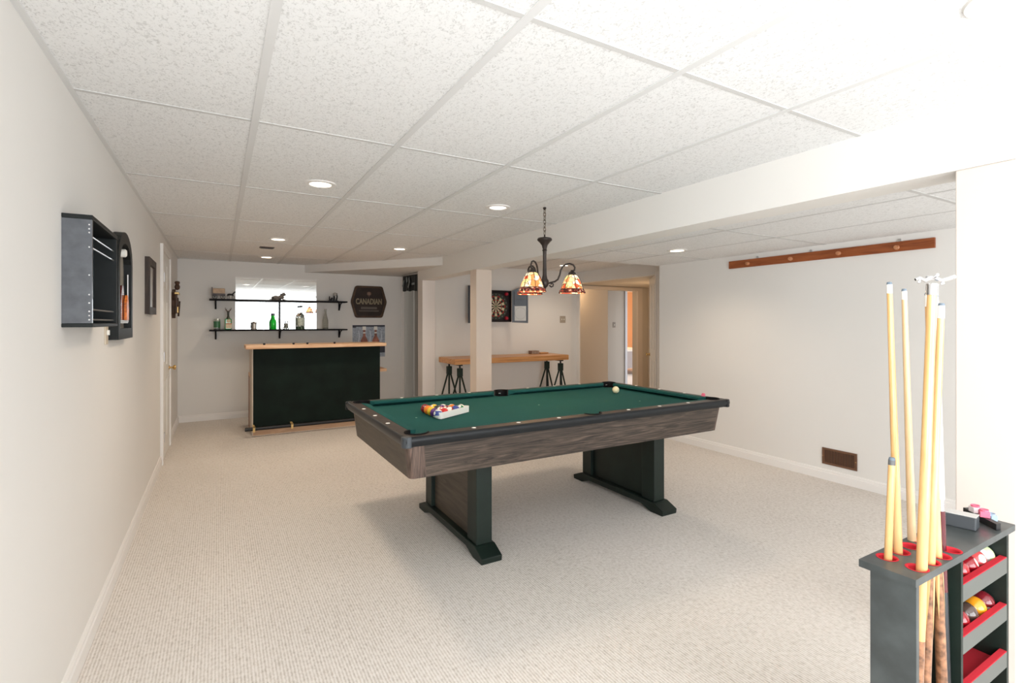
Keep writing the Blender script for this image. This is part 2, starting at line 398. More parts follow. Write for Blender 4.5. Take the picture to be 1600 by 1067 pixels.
downlight(.528, 5.783, H, 'lit recessed ceiling light just in front of the dark ceiling vent', 38)
downlight(1.81, 5.822, H, 'lit recessed ceiling light in front of the bar, right of the vent', 32)
downlight(.54, 7.458, H, 'lit recessed ceiling light close to the back wall above the mirror', 20)
downlight(1.781, .50, H, 'recessed ceiling light cut off by the top right picture edge', 8)
downlight(3.668, 3.342, HR, 'lit recessed ceiling light on the low ceiling by the right wall', 26)
downlight(4.466, 6.273, H, 'lit recessed ceiling light over the alcove, partly behind the chandelier arm', 28)
t = thing('ceiling_vent', 'small dark brown ceiling vent between two recessed lights', 'air vent', (.474, 6.495, H))
MB(local=True).box(-.075, .075, -.06, .06, -.006, 0).build('frame', mat('brown_vent', (.10, .06, .04), .5), t)
s = MB(local=True)
for k in range(7): s.box(-.062, .062, -.05+k*.0155, -.045+k*.0155, -.011, -.006)
s.build('louvre', mat('dark_vent', (.03, .02, .015), .5), t)

# ------------------------------------------------------------------ pool table
TX0, TX1, TY0, TY1 = .757, 3.149, 2.372, 3.682
TZ, BEDZ = .800, .763
pt = thing('pool_table', 'large pool table with green cloth, dark rosewood sides and black pedestal legs', 'pool table', (1.953, 3.027, 0))
# body (apron), four tapered faces as panels
AX0, AX1, AY0, AY1 = .795, 3.115, 2.435, 3.625
BXX0, BXX1, BYY0, BYY1, AZ0, AZ1 = .815, 3.08, 2.45, 3.61, .572, .748
CR = .085
ap = MB().hexa([(BXX0+CR, BYY0, AZ0), (BXX1-.02, BYY0, AZ0), (BXX1-.02, BYY0+.03, AZ0), (BXX0+CR, BYY0+.03, AZ0)],
          [(AX0+CR, AY0, AZ1), (AX1-.02, AY0, AZ1), (AX1-.02, AY0+.03, AZ1), (AX0+CR, AY0+.03, AZ1)])
ap.build('side_panel', ROSE, pt)
MB().hexa([(BXX0+CR, BYY1-.03, AZ0), (BXX1-.02, BYY1-.03, AZ0), (BXX1-.02, BYY1, AZ0), (BXX0+CR, BYY1, AZ0)],
          [(AX0+CR, AY1-.03, AZ1), (AX1-.02, AY1-.03, AZ1), (AX1-.02, AY1, AZ1), (AX0+CR, AY1, AZ1)]).build('side_panel', ROSE, pt)
for (xa, xb, ya, yb) in ((BXX0, BXX0+.03, AX0, AX0+.03), (BXX1-.03, BXX1, AX1-.03, AX1)):
    MB().hexa([(xa, BYY0+.05, AZ0), (xb, BYY0+.05, AZ0), (xb, BYY1-.05, AZ0), (xa, BYY1-.05, AZ0)],
              [(ya, AY0+.05, AZ1), (yb, AY0+.05, AZ1), (yb, AY1-.05, AZ1), (ya, AY1-.05, AZ1)]).build('end_panel', ROSED, pt)
# corner pieces: rounded, vertical grain
def corner(xs, ys):
    def outline(x0, x1, y0, y1):
        bx = x0 if xs < 0 else x1; by = y0 if ys < 0 else y1
        w_ = CR if xs < 0 else .022
        pts = [(bx-xs*w_, by)]
        r = .028 if xs < 0 else .008
        for k in range(5):
            a = k/4*PI/2
            pts.append((bx-xs*r+xs*r*math.sin(a), by-ys*r+ys*r*math.cos(a)))
        pts.append((bx, by-ys*.052)); pts.append((bx-xs*w_, by-ys*.052))
        return pts
    lo = outline(BXX0, BXX1, BYY0, BYY1); hi = outline(AX0, AX1, AY0, AY1)
    MB().hexa([(x, y, AZ0) for x, y in lo], [(x, y, AZ1) for x, y in hi]).build('corner_post', ROSEV, pt, True)
for xs in (-1, 1):
    for ys in (-1, 1): corner(xs, ys)
MB().box(AX0+.05, AX1-.05, AY0+.04, AY1-.04, AZ0+.01, AZ0+.025).build('underside_board', BLACKW, pt)
# slate + cloth
MB().box(AX0+.02, AX1-.02, AY0+.02, AY1-.02, .745, BEDZ).build('bed_cloth', CLOTH, pt)
for x, y in ((1.958, 3.055), (2.70, 2.82), (1.046, 3.03)): MB().lathe([(0, BEDZ+.0006), (.006, BEDZ+.0006), (.006, BEDZ)], (x, y, 0), 12).build('table_spot', mat('chalky_spot', (.25, .42, .34), .8), pt)
NX0, NX1, NY0, NY1 = .877, 3.029, 2.489, 3.565      # cushion noses
RW = .074                                           # wood width
PR = .058                                           # pocket cut
def rail_profile_wood(t0, s, z=TZ):                 # t0 outer edge coordinate, s inward sign
    return [(t0+s*RW, z-.045), (t0+s*RW, z), (t0+s*.012, z-.003), (t0+s*.002, z-.010), (t0, z-.02), (t0, z-.02)]
def long_rail(y_out, s, xa, xb):
    pr = [(y_out+s*RW, TZ-.05), (y_out+s*RW, TZ), (y_out+s*.014, TZ-.002), (y_out+s*.014, TZ-.05)]
    MB().prism([(p[0], p[1]) for p in pr], 'x', xa, xb).build('rail', RAILW, pt)
def end_rail(x_out, s, ya, yb):
    pr = [(x_out+s*RW, TZ-.05), (x_out+s*RW, TZ), (x_out+s*.014, TZ-.002), (x_out+s*.014, TZ-.05)]
    MB().prism([(p[0], p[1]) for p in pr], 'y', ya, yb).build('rail', RAILW, pt)
XC = 1.953
pocks = [(TX0+.096, TY0+.096), (XC, TY0+.080), (TX1-.096, TY0+.096), (TX0+.096, TY1-.096), (XC, TY1-.080), (TX1-.096, TY1-.096)]
# rails are one black-edged frame; cut pockets by leaving gaps
gap = .075
for y, s in ((TY0, 1), (TY1, -1)):
    long_rail(y, s, TX0+.014, XC-.0008); long_rail(y, s, XC+.0008, TX1-.014)
end_rail(TX0, 1, TY0+RW, TY1-RW); end_rail(TX1, -1, TY0+RW, TY1-RW)
# black outer edge moulding, rounded
def edge_profile(t, s): # closed outline, t outer, s inward
    return [(t+s*.014, TZ-.002), (t+s*.006, TZ-.006), (t+s*.001, TZ-.014), (t, TZ-.026), (t+s*.004, TZ-.040), (t+s*.012, TZ-.052), (t+s*.05, TZ-.054), (t+s*.05, TZ-.05), (t+s*.014, TZ-.05)]
for y, s in ((TY0, 1), (TY1, -1)): MB().prism(edge_profile(y, s), 'x', TX0+.012, TX1-.012).build('edge_moulding', BLACKP, pt, True)
for x, s in ((TX0, 1), (TX1, -1)): MB().prism(edge_profile(x, s), 'y', TY0+.012, TY1-.012).build('edge_moulding', BLACKP, pt, True)
# corner caps
for cx_, sx in ((TX0, 1), (TX1, -1)):
    for cy_, sy in ((TY0, 1), (TY1, -1)):
        r = .03
        pts = [(cx_+sx*.04, cy_-sy*.002)] + [(cx_+sx*(r-r*math.sin(a)-.002), cy_+sy*(r-r*math.cos(a)-.002)) for a in [k/5*PI/2 for k in range(6)]] + [(cx_-sx*.002, cy_+sy*.04), (cx_+sx*.04, cy_+sy*.04)]
        cap = MB().hexa([(x, y, TZ-.055) for x, y in pts], [(x, y, TZ-.001) for x, y in pts]).build('corner_cap', mat('grey_corner_cap', (.05, .058, .066), .35) if (sx, sy) == (1, 1) else BLACKP, pt, bevel=.004)
# cushions: green wedges
def cushion_x(y0, yn, xa, xb):  # along x ; y0 wood side, yn nose
    s = 1 if yn > y0 else -1; c_ = abs(yn-y0)
    low = [(xa, y0, TZ-.04), (xb, y0, TZ-.04), (xb, y0, TZ+.001), (xa, y0, TZ+.001)]
    hi = [(xa+c_*.9, yn, TZ-.018), (xb-c_*.9, yn, TZ-.018), (xb-c_*.9, yn, TZ-.003), (xa+c_*.9, yn, TZ-.003)]
    MB().hexa(low, hi).build('cushion', CLOTH, pt)
def cushion_y(x0, xn, ya, yb):
    c_ = abs(xn-x0)
    low = [(x0, ya, TZ-.04), (x0, yb, TZ-.04), (x0, yb, TZ+.001), (x0, ya, TZ+.001)]
    hi = [(xn, ya+c_*.9, TZ-.018), (xn, yb-c_*.9, TZ-.018), (xn, yb-c_*.9, TZ-.003), (xn, ya+c_*.9, TZ-.003)]
    MB().hexa(low, hi).build('cushion', CLOTH, pt)
for y0, yn in ((TY0+RW, NY0), (TY1-RW, NY1)):
    cushion_x(y0, yn, TX0+.138, XC-.064); cushion_x(y0, yn, XC+.064, TX1-.138)
cushion_y(TX0+RW, NX0, TY0+.138, TY1-.138); cushion_y(TX1-RW, NX1, TY0+.138, TY1-.138)
# pockets: holes cut through rails and cushions, each with a black liner and a dark cup
def cut(objs, cutters):
    for o in objs:
        for k in cutters:
            md = o.modifiers.new('cut', 'BOOLEAN'); md.operation = 'DIFFERENCE'; md.object = k; md.solver = 'EXACT'
    bpy.context.view_layer.update(); dg = bpy.context.evaluated_depsgraph_get()
    for o in objs:
        me = bpy.data.meshes.new_from_object(o.evaluated_get(dg)); o.modifiers.clear(); o.data = me
    for k in cutters: bpy.data.objects.remove(k)
cutters = [MB().lathe([(0, .60), (.058, .60), (.058, .90), (0, .90)], (px, py, 0), 32).build('cutter', None) for px, py in pocks]
cut([o for o in pt.children if o.name.split('.')[0] in ('rail', 'cushion', 'bed_cloth', 'underside_board')], cutters)
PCK = mat('pocket_black', (.004, .004, .005), .7, spec=.2)
for i, (px, py) in enumerate(pocks):
    dirx = 0 if abs(px-XC) < .01 else (1 if px > XC else -1); diry = 1 if py > 3 else -1
    a0 = math.atan2(diry, dirx) if dirx else (PI/2 if diry > 0 else -PI/2)
    span = PI*.66 if dirx else PI*.47; NP = 20
    lin = MB(); ang = [a0+(k/NP*2-1)*span for k in range(NP+1)]
    sec = [(.0575, .7495), (.0575, TZ-.001), (.062, TZ+.001), (.061, TZ+.004), (.054, TZ+.0035), (.0515, TZ-.006), (.0515, .7495)]
    for k in range(NP):
        lin.hexa([(px+r*math.cos(ang[k]), py+r*math.sin(ang[k]), z) for r, z in sec], [(px+r*math.cos(ang[k+1]), py+r*math.sin(ang[k+1]), z) for r, z in sec])
    bmesh.ops.remove_doubles(lin.bm, verts=lin.bm.verts, dist=.0001)
    lo = lin.build('pocket', PCK, pt)
    MB().lathe([(0, .7492), (.0570, .7492), (.0570, .7525), (0, .7525)], (px, py, 0), 28).build('pocket_cup', PCK, lo)
    if i >= 3: MB().box(px-.012, px+.012, py+.030, py+.040, BEDZ+.0, BEDZ+.016).build('pocket_iron', CHROME, lo, bevel=.003)
# sights
sx_ = [1.146, 1.416, 1.686, 2.219, 2.489, 2.759]
for x in sx_:
    for y in (TY0+.045, TY1-.045): MB().lathe([(0, TZ+.0022), (.010, TZ+.002), (.0125, TZ)], (x, y, 0), 14).build('sight', IVORY, pt)
for y in (2.763, 3.027, 3.296):
    for x in (TX0+.036, TX1-.036): MB().lathe([(0, TZ+.0022), (.010, TZ+.002), (.0125, TZ)], (x, y, 0), 14).build('sight', IVORY, pt)
# pedestal legs
def pedestal(xc, fw, panelmat):
    pr = [(2.545, 0), (2.575, 0), (2.66, .0), (2.76, .032), (3.36, .032), (3.46, .0), (3.53, 0), (3.57, 0), (3.575, .032), (3.475, .072), (2.63, .072), (2.54, .034)]
    f = MB().prism(pr, 'x', xc-fw, xc+fw).build('foot', DKGREEN, pt, bevel=.004)
    for y0, y1 in ((2.64, 2.765), (3.36, 3.47)): MB().box(xc-.050, xc+.050, y0, y1, .072, AZ0+.010).build('leg', DKGREEN, f, bevel=.003)
    MB().box(xc-.022, xc+.022, 2.765, 3.36, .073, AZ0+.010).build('leg_panel', panelmat, f)
pedestal(1.318, .064, ROSED)
pedestal(2.716, .070, DKGREEN)

# balls
def ball_mat(name, col, stripe=False, base=(.86, .83, .74)):
    m, nt, b = new_mat(name)
    b.inputs['Roughness'].default_value = .12; b.inputs['Coat Weight'].default_value = .4
    tc = nt.nodes.new('ShaderNodeTexCoord'); sp = nt.nodes.new('ShaderNodeSeparateXYZ'); nt.links.new(tc.outputs['Object'], sp.inputs[0])
    def M2(op, a, v):
        k = nt.nodes.new('ShaderNodeMath'); k.operation = op; nt.links.new(a, k.inputs[0])
        if v is not None: k.inputs[1].default_value = v
        return k.outputs[0]
    spot_ = M2('GREATER_THAN', M2('ABSOLUTE', sp.outputs['X'], None), .0262)
    last = None
    mx = nt.nodes.new('ShaderNodeMix'); mx.data_type = 'RGBA'
    if stripe:
        st = M2('LESS_THAN', M2('ABSOLUTE', sp.outputs['Z'], None), .0145)
        m1 = nt.nodes.new('ShaderNodeMix'); m1.data_type = 'RGBA'; m1.inputs['A'].default_value = rgb(base); m1.inputs['B'].default_value = rgb(col)
        nt.links.new(st, m1.inputs['Factor']); nt.links.new(m1.outputs['Result'], mx.inputs['A'])
    else: mx.inputs['A'].default_value = rgb(col)
    mx.inputs['B'].default_value = rgb(base); nt.links.new(spot_, mx.inputs['Factor'])
    nt.links.new(mx.outputs['Result'], b.inputs['Base Color'])
    return m
BR = .0286
def ball(p, m, label, group, rot=(0, 0, 0), name='billiard_ball', cat='pool ball', r=BR):
    o = MB(local=True).sphere((0, 0, 0), r, u=28, w=16).build(name, m, None, True, sharp=180)
    o.location = p; o.rotation_euler = rot
    return tag(o, label, cat, group)
COLS = dict(yellow=(.85, .55, .03), blue=(.03, .06, .28), red=(.62, .02, .02), purple=(.10, .03, .18), orange=(.85, .22, .02), green=(.02, .18, .07), maroon=(.25, .015, .02), black=(.01, .01, .01))
# triangle rack (apex towards +x)
t = thing('triangle_rack', 'white plastic triangle rack full of pool balls on the green cloth', 'ball rack', (1.235, 3.043, BEDZ))
cxr, cyr = 1.235, 3.043
def tri(R, rr):
    pts = []
    for k in range(3):
        a = k*2*PI/3
        vx, vy = cxr+R*math.cos(a), cyr+R*math.sin(a)
        ax, ay = vx-2*rr*math.cos(a), vy-2*rr*math.sin(a)
        for q in range(7):
            b_ = a-PI/3+q/6*2*PI/3
            pts.append((ax+rr*math.cos(b_), ay+rr*math.sin(b_)))
    return pts
o_ = tri(.1905, .020); i_ = tri(.176, .016)
fr = MB(); n_ = len(o_)
for z0, z1 in ((BEDZ+.004, BEDZ+.042),):
    for k in range(n_):
        k2 = (k+1) % n_
        fr.hexa([(o_[k][0], o_[k][1], z0), (o_[k2][0], o_[k2][1], z0), (i_[k2][0], i_[k2][1], z0), (i_[k][0], i_[k][1], z0)],
                [(o_[k][0], o_[k][1], z1), (o_[k2][0], o_[k2][1], z1), (i_[k2][0], i_[k2][1], z1), (i_[k][0], i_[k][1], z1)])
bmesh.ops.remove_doubles(fr.bm, verts=fr.bm.verts, dist=.0001)
fr.build('frame', IVORY, t)
for k in range(3):
    ft = MB()
    a = k*2*PI/3; vx, vy = cxr+.150*math.cos(a), cyr+.150*math.sin(a)
    ft.lathe([(0, BEDZ), (.006, BEDZ), (.006, BEDZ+.005), (0, BEDZ+.005)], (cxr+.1485*math.cos(a), cyr+.1485*math.sin(a), 0), 10)
    ft.build('foot', IVORY, t)
rackset = [[('white', 'green', 1, 'white and green striped ball at the right point of the triangle rack')],
 [('', 'blue', 0, 'dark navy ball beside the near edge, one row left of the rack point'), ('', 'orange', 1, 'orange striped ball showing white, near the rack point on its far side')],
 [('', 'maroon', 1, 'maroon striped ball against the near edge at mid rack'), ('', 'maroon', 0, 'plain maroon ball in the centre row of the triangle rack'), ('', 'purple', 1, 'dark striped ball with white patch at the far edge of the rack')],
 [('', 'red', 0, 'bright red ball against the near edge of the white rack'), ('', 'red', 1, 'red striped white ball in the middle of the rack'), ('', 'black', 0, 'black ball in the second row from the left of the rack'), ('', 'yellow', 1, 'yellow ball with white stripe ends at the far left of the rack')],
 [('', 'blue', 1, 'blue striped ball in the nearest left corner of the rack'), ('', 'purple', 0, 'purple ball second from the near corner of the rack'), ('', 'yellow', 0, 'solid yellow ball at the middle of the left row in the rack'), ('', 'orange', 0, 'solid orange ball near the far left corner of the rack'), ('', 'maroon', 0, 'dark maroon ball tucked in the far left corner of the rack')]]
D = 2*BR+.0004
for r_, row in enumerate(rackset):
    x = cxr+.1135-r_*D*math.sqrt(3)/2
    for k, (b0, cname, st, lab) in enumerate(row):
        y = cyr+(k-r_/2)*D
        m = ball_mat('ball_%s_%d' % (cname, st), COLS[cname], bool(st)) if ('ball_%s_%d' % (cname, st)) not in bpy.data.materials else bpy.data.materials['ball_%s_%d' % (cname, st)]
        ball((x, y, BEDZ+BR), m, lab, 'pool balls racked in the triangle', (random.uniform(-1, 1), random.uniform(-1, 1), random.uniform(0, 6)))
cb = mat('cue_ball_ivory', (.85, .78, .50), .12, coat=.4)
ball((2.822, 3.227, BEDZ+BR), cb, 'single cream cue ball lying near the far right corner of the table', None, name='cue_ball')
# chalk on the rail
PINKC = mat('pink_chalk', (.80, .16, .24), .9); BLUEC = mat('blue_grey_chalk', (.30, .38, .48), .9); PAPER = mat('chalk_paper', (.85, .72, .72), .7)
def chalk(x, y, z, rz, mtop, label, grp=None, msid=None):
    t = thing('chalk_cube', label, 'cue chalk', (x, y, z), rz, grp)
    MB(local=True).box(-.011, .011, -.011, .011, 0, .016).build('paper_wrap', msid or PAPER, t, bevel=.001)
    MB(local=True).lathe([(.0, .0165), (.004, .0168), (.0105, .021), (.0105, .016), (0, .016)], (0, 0, 0), 12).build('chalk_face', mtop, t)
    return t
chalk(3.085, 2.560, TZ+.003, .3, PINKC, 'pink chalk cube on the right end rail of the pool table', msid=PINKC)

# ------------------------------------------------------------------ chandelier
CX, CY = 2.085, 3.174
ch = thing('chandelier', 'three-arm dark iron chandelier with lit stained glass shades over the pool table', 'chandelier', (CX, CY, H))
MB().lathe([(0, H), (.012, H), (.012, H-.012), (.004, H-.02), (0, H-.02)], (CX, CY, 0), 14).build('ceiling_hook', IRON, ch, True)
cn = MB(); nl = 7; z = H-.012; lh = (z-2.0)/nl
for k in range(nl):
    zc = z-lh*(k+.5); pts = []
    for q in range(14):
        a = q/14*2*PI; u = .0095*math.cos(a); vv = (lh*.5+.006)*math.sin(a)
        pts.append((CX+(u if k % 2 else 0), CY+(0 if k % 2 else u), zc+vv))
    cn.tube(pts, .0026, 6, closed=True)
cn.build('chain', mat('aged_chain', (.16, .13, .10), .4, .8), ch, True)
MB().lathe([(0, 2.0), (.006, 2.0), (.006, 1.985), (.050, 1.975), (.056, 1.966), (.054, 1.957), (.040, 1.945), (.022, 1.922), (.014, 1.892), (.019, 1.886), (.014, 1.878), (.0125, 1.80), (.0155, 1.70), (.021, 1.672), (.024, 1.66)], (CX, CY, 0), 24).build('stem', IRON, ch, True)
MB().lathe([(0, 1.668), (.026, 1.668), (.031, 1.655), (.031, 1.635), (.024, 1.618), (.012, 1.606), (.008, 1.59), (.012, 1.580), (0, 1.568)], (CX, CY, 0), 24).build('hub', IRON, ch, True)
def shade_mat():
    m, nt, b = new_mat('stained_glass_lit')
    tc = nt.nodes.new('ShaderNodeTexCoord')
    v = nt.nodes.new('ShaderNodeTexVoronoi'); v.inputs['Scale'].default_value = 30; v.inputs['Randomness'].default_value = 1
    v2 = nt.nodes.new('ShaderNodeTexVoronoi'); v2.feature = 'DISTANCE_TO_EDGE'; v2.inputs['Scale'].default_value = 30
    for q in (v, v2): nt.links.new(tc.outputs['Object'], q.inputs['Vector'])
    sp = nt.nodes.new('ShaderNodeSeparateColor'); nt.links.new(v.outputs['Color'], sp.inputs[0])
    r = nt.nodes.new('ShaderNodeValToRGB'); r.color_ramp.interpolation = 'CONSTANT'; e = r.color_ramp.elements
    e[0].position = 0; e[0].color = (.75, .10, .03, 1); e[1].position = .16; e[1].color = (1, .62, .30, 1)
    for p, c_ in ((.34, (1, .85, .58, 1)), (.62, (1, .70, .36, 1)), (.78, (.95, .80, .30, 1)), (.9, (.85, .28, .08, 1))):
        x = e.new(p); x.color = c_
    nt.links.new(sp.outputs[0], r.inputs['Fac'])
    th = nt.nodes.new('ShaderNodeMath'); th.operation = 'GREATER_THAN'; th.inputs[1].default_value = .035; nt.links.new(v2.outputs['Distance'], th.inputs[0])
    mx = nt.nodes.new('ShaderNodeMix'); mx.data_type = 'RGBA'; mx.inputs['A'].default_value = (.12, .03, .015, 1)
    nt.links.new(th.outputs[0], mx.inputs['Factor']); nt.links.new(r.outputs['Color'], mx.inputs['B'])
    nt.links.new(mx.outputs['Result'], b.inputs['Base Color']); nt.links.new(mx.outputs['Result'], b.inputs['Emission Color'])
    b.inputs['Emission Strength'].default_value = .68; b.inputs['Roughness'].default_value = .25
    return m
SHADE = shade_mat()
def skirt_mat():
    m, nt, b = new_mat('stained_glass_red_border')
    tc = nt.nodes.new('ShaderNodeTexCoord'); v = nt.nodes.new('ShaderNodeTexVoronoi'); v.inputs['Scale'].default_value = 60
    nt.links.new(tc.outputs['Object'], v.inputs['Vector']); sp = nt.nodes.new('ShaderNodeSeparateColor'); nt.links.new(v.outputs['Color'], sp.inputs[0])
    r = nt.nodes.new('ShaderNodeValToRGB'); r.color_ramp.interpolation = 'CONSTANT'; e = r.color_ramp.elements
    e[0].color = (.10, .015, .01, 1); e[1].position = .4; e[1].color = (.36, .06, .035, 1); x = e.new(.75); x.color = (.9, .5, .3, 1)
    nt.links.new(sp.outputs[0], r.inputs['Fac']); nt.links.new(r.outputs['Color'], b.inputs['Base Color']); nt.links.new(r.outputs['Color'], b.inputs['Emission Color'])
    b.inputs['Emission Strength'].default_value = .10; b.inputs['Roughness'].default_value = .25
    return m
SKIRT = skirt_mat()
camr = Vector((math.cos(.5352), -math.sin(.5352), 0)); camd = Vector((math.sin(.5352), math.cos(.5352), 0))
BULB = mat('lit_bulb', (1, .9, .7), .3, emit=(1, .8, .5), estr=12)
for k in range(3):
    a = k*2*PI/3 + math.radians(2)
    u = camr*math.cos(a)+camd*math.sin(a)
    def Q(r, z): return (CX+u.x*r, CY+u.y*r, z)
    R_ = .205
    # S-scroll arm
    pth = []
    for s_ in range(9):        # little curl at the hub
        b_ = PI*1.35-s_/8*PI*1.6; pth.append(Q(.048+.016*math.cos(b_), 1.642+.016*math.sin(b_)))
    ctrl = [(.075, 1.652), (.098, 1.668), (.112, 1.70), (.120, 1.735), (.135, 1.764), (.160, 1.782), (.188, 1.786), (.212, 1.778), (.226, 1.758), (.222, 1.738), (R_, 1.728), (R_, 1.715)]
    pth = [Q(.034, 1.625), Q(.050, 1.612), Q(.062, 1.618), Q(.064, 1.634), Q(.052, 1.640), Q(.046, 1.630)]
    MB().tube(pth, .0055, 8).tube([Q(.02, 1.635), Q(.045, 1.645)]+[Q(*c_) for c_ in ctrl], .0065, 8).build('arm', IRON, ch, True)
    sx, sy, _ = Q(R_, 0)
    MB().lathe([(0, 1.738), (.010, 1.738), (.012, 1.730), (.026, 1.718), (.030, 1.703), (.027, 1.699), (0, 1.699)], (sx, sy, 0), 18).build('shade_fitter', IRON, ch, True)
    prof = [(.028, 1.703), (.042, 1.694), (.056, 1.672), (.068, 1.642), (.078, 1.612), (.083, 1.596), (.080, 1.596), (.075, 1.612), (.065, 1.642), (.053, 1.670), (.040, 1.690), (.027, 1.699)]
    sh = MB().lathe(prof, (sx, sy, 0), 12).build('lamp_shade', SHADE, ch)
    MB().lathe([(.083, 1.5965), (.094, 1.588), (.098, 1.576), (.100, 1.568), (.097, 1.568), (.094, 1.576), (.091, 1.586), (.080, 1.5945)], (sx, sy, 0), 12).build('shade_border', SKIRT, sh)
    rb = MB()
    for q in range(6):
        b_ = 2*PI*q/6+.26
        rb.tube([(sx+r*1.015*math.cos(b_), sy+r*1.015*math.sin(b_), z) for r, z in prof[:6]]+[(sx+.1*math.cos(b_), sy+.1*math.sin(b_), 1.568)], .0022, 5)
    for rr, zz in ((.084, 1.596), (.0995, 1.568)):
        rb.tube([(sx+rr*math.cos(q/24*2*PI), sy+rr*math.sin(q/24*2*PI), zz) for q in range(24)], .0024, 5, closed=True)
    rb.build('leading', IRON, sh)
    MB().sphere((sx, sy, 1.645), .024, (1, 1, 1.2), 14, 10).build('bulb', BULB, ch, True)
    d = bpy.data.lights.new('shade_glow', 'POINT'); d.energy = 3.2; d.color = (1, .72, .42); d.shadow_soft_size = .03
    o = bpy.data.objects.new('shade_glow', d); C.objects.link(o); o.location = (sx, sy, 1.60)

# ------------------------------------------------------------------ cue rack, cues and balls
RX0, RX1, RY0, RY1, RZ = 1.366, 1.930, .540, .636, .777
cr = thing('cue_rack', 'black floor-standing cue rack with ball trays at the right foreground', 'cue rack', (1.64, .588, 0))
hx = (1.405, 1.467, 1.527, 1.588); hy_ = (.552+.002, .616)
# top board with eight holes
def top_with_holes():
    x0, x1, y0, y1 = 1.336, 1.945, .530, .646; z0, z1 = RZ-.017, RZ
    m = MB(); xs = sorted([x0]+[(hx[i]+hx[i+1])/2 for i in range(3)]+[1.618, x1]); ymid = .5*(hy_[0]+hy_[1])
    def cell(a, b_, c_, d_, hole):
        for z, flip in ((z0, 1), (z1, 0)):
            sq = []; ci = []; N = 24; r = .0215; (hx_, hyy) = hole
            for k in range(N):
                an = 2*PI*k/N; dx, dy = math.cos(an), math.sin(an)
                tx = ((b_ if dx > 0 else a)-hx_)/dx if abs(dx) > 1e-6 else 1e9
                ty = ((d_ if dy > 0 else c_)-hyy)/dy if abs(dy) > 1e-6 else 1e9
                t_ = min(tx, ty); sq.append((hx_+dx*t_, hyy+dy*t_, z)); ci.append((hx_+r*dx, hyy+r*dy, z))
            S = [m.v(p) for p in sq]; K = [m.v(p) for p in ci]
            for k in range(N):
                k2 = (k+1) % N; m.bm.faces.new((K[k], S[k], S[k2], K[k2]))
                # fill square corners
                ax, ay, _ = sq[k]; bx, by, _ = sq[k2]
                if abs(ax-bx) > 1e-6 and abs(ay-by) > 1e-6:
                    corner_ = (ax if abs(ax-a) < 1e-6 or abs(ax-b_) < 1e-6 else bx, ay if abs(ay-c_) < 1e-6 or abs(ay-d_) < 1e-6 else by, z)
                    m.bm.faces.new((S[k], m.v(corner_), S[k2]))
            if not flip: top_ring = K
            else: bot_ring = K
        for k in range(24): m.bm.faces.new((top_ring[k], top_ring[(k+1) % 24], bot_ring[(k+1) % 24], bot_ring[k]))
    cx_ = [x0]+[(hx[i]+hx[i+1])/2 for i in range(3)]+[1.618]
    for i in range(4):
        for c_, d_, hh in ((y0, ymid, hy_[0]), (ymid, y1, hy_[1])): cell(cx_[i], cx_[i+1], c_, d_, (hx[i], hh))
    m.box(1.618, x1, y0, y1, z0, z1)
    # outer edges
    m.box(x0-.001, x0, y0, y1, z0, z1).box(x0, 1.618, y0-.001, y0, z0, z1).box(x0, 1.618, y1, y1+.001, z0, z1)
    bmesh.ops.remove_doubles(m.bm, verts=m.bm.verts, dist=.00005)
    return m
top_with_holes().build('top_board', RACKBLK, cr)
for x in hx:
    for y in hy_:
        MB().lathe([(.0208, RZ-.0165), (.0215, RZ-.001), (.0235, RZ+.0006), (.0205, RZ+.0008), (.0175, RZ-.002), (.0168, RZ-.0165), (.0208, RZ-.0165)], (x, y, 0), 24).build('felt_ring', REDFELT, cr, True)
MB().box(RX0, RX0+.014, RY0, RY1, 0, RZ-.0175).build('side_panel', RACKBLK, cr, bevel=.001)
MB().box(RX1-.014, RX1, RY0, RY1, 0, RZ-.0175).build('side_panel', DKGREEN, cr, bevel=.001)
MB().box(1.608, 1.620, RY0, RY1, .012, RZ-.0175).build('divider', DKGREEN, cr)
MB().box(RX0+.014, RX1-.014, RY1-.006, RY1, .012, RZ-.0175).build('back_panel', DKGREEN, cr)
MB().box(RX0+.014, RX1-.014, RY0, RY1-.006, 0, .012).build('bottom_board', RACKBLK, cr)
for k, zt in enumerate((.686, .553, .420, .287)):
    tr = MB().box(1.620, RX1-.014, RY0, RY0+.012, zt-.043, zt).box(1.620, RX1-.014, RY0+.012, RY1-.006, zt-.043, zt-.034).build('tray', mat('tray_grey_black', (.10, .105, .095), .45), cr)
    MB().box(1.6205, RX1-.0145, RY0+.0005, RY0+.0155, zt-.003, zt+.002).box(1.6205, RX1-.0145, RY0+.012, RY0+.0155, zt-.032, zt-.003).box(1.6205, RX1-.0145, RY0+.0155, RY1-.0065, zt-.034, zt-.030).build('felt_lining', REDFELT, tr)
g1 = 'spare pool balls in the upper cue rack tray'; g2 = 'spare pool balls in the middle cue rack tray'
by = RY0+.0165+BR
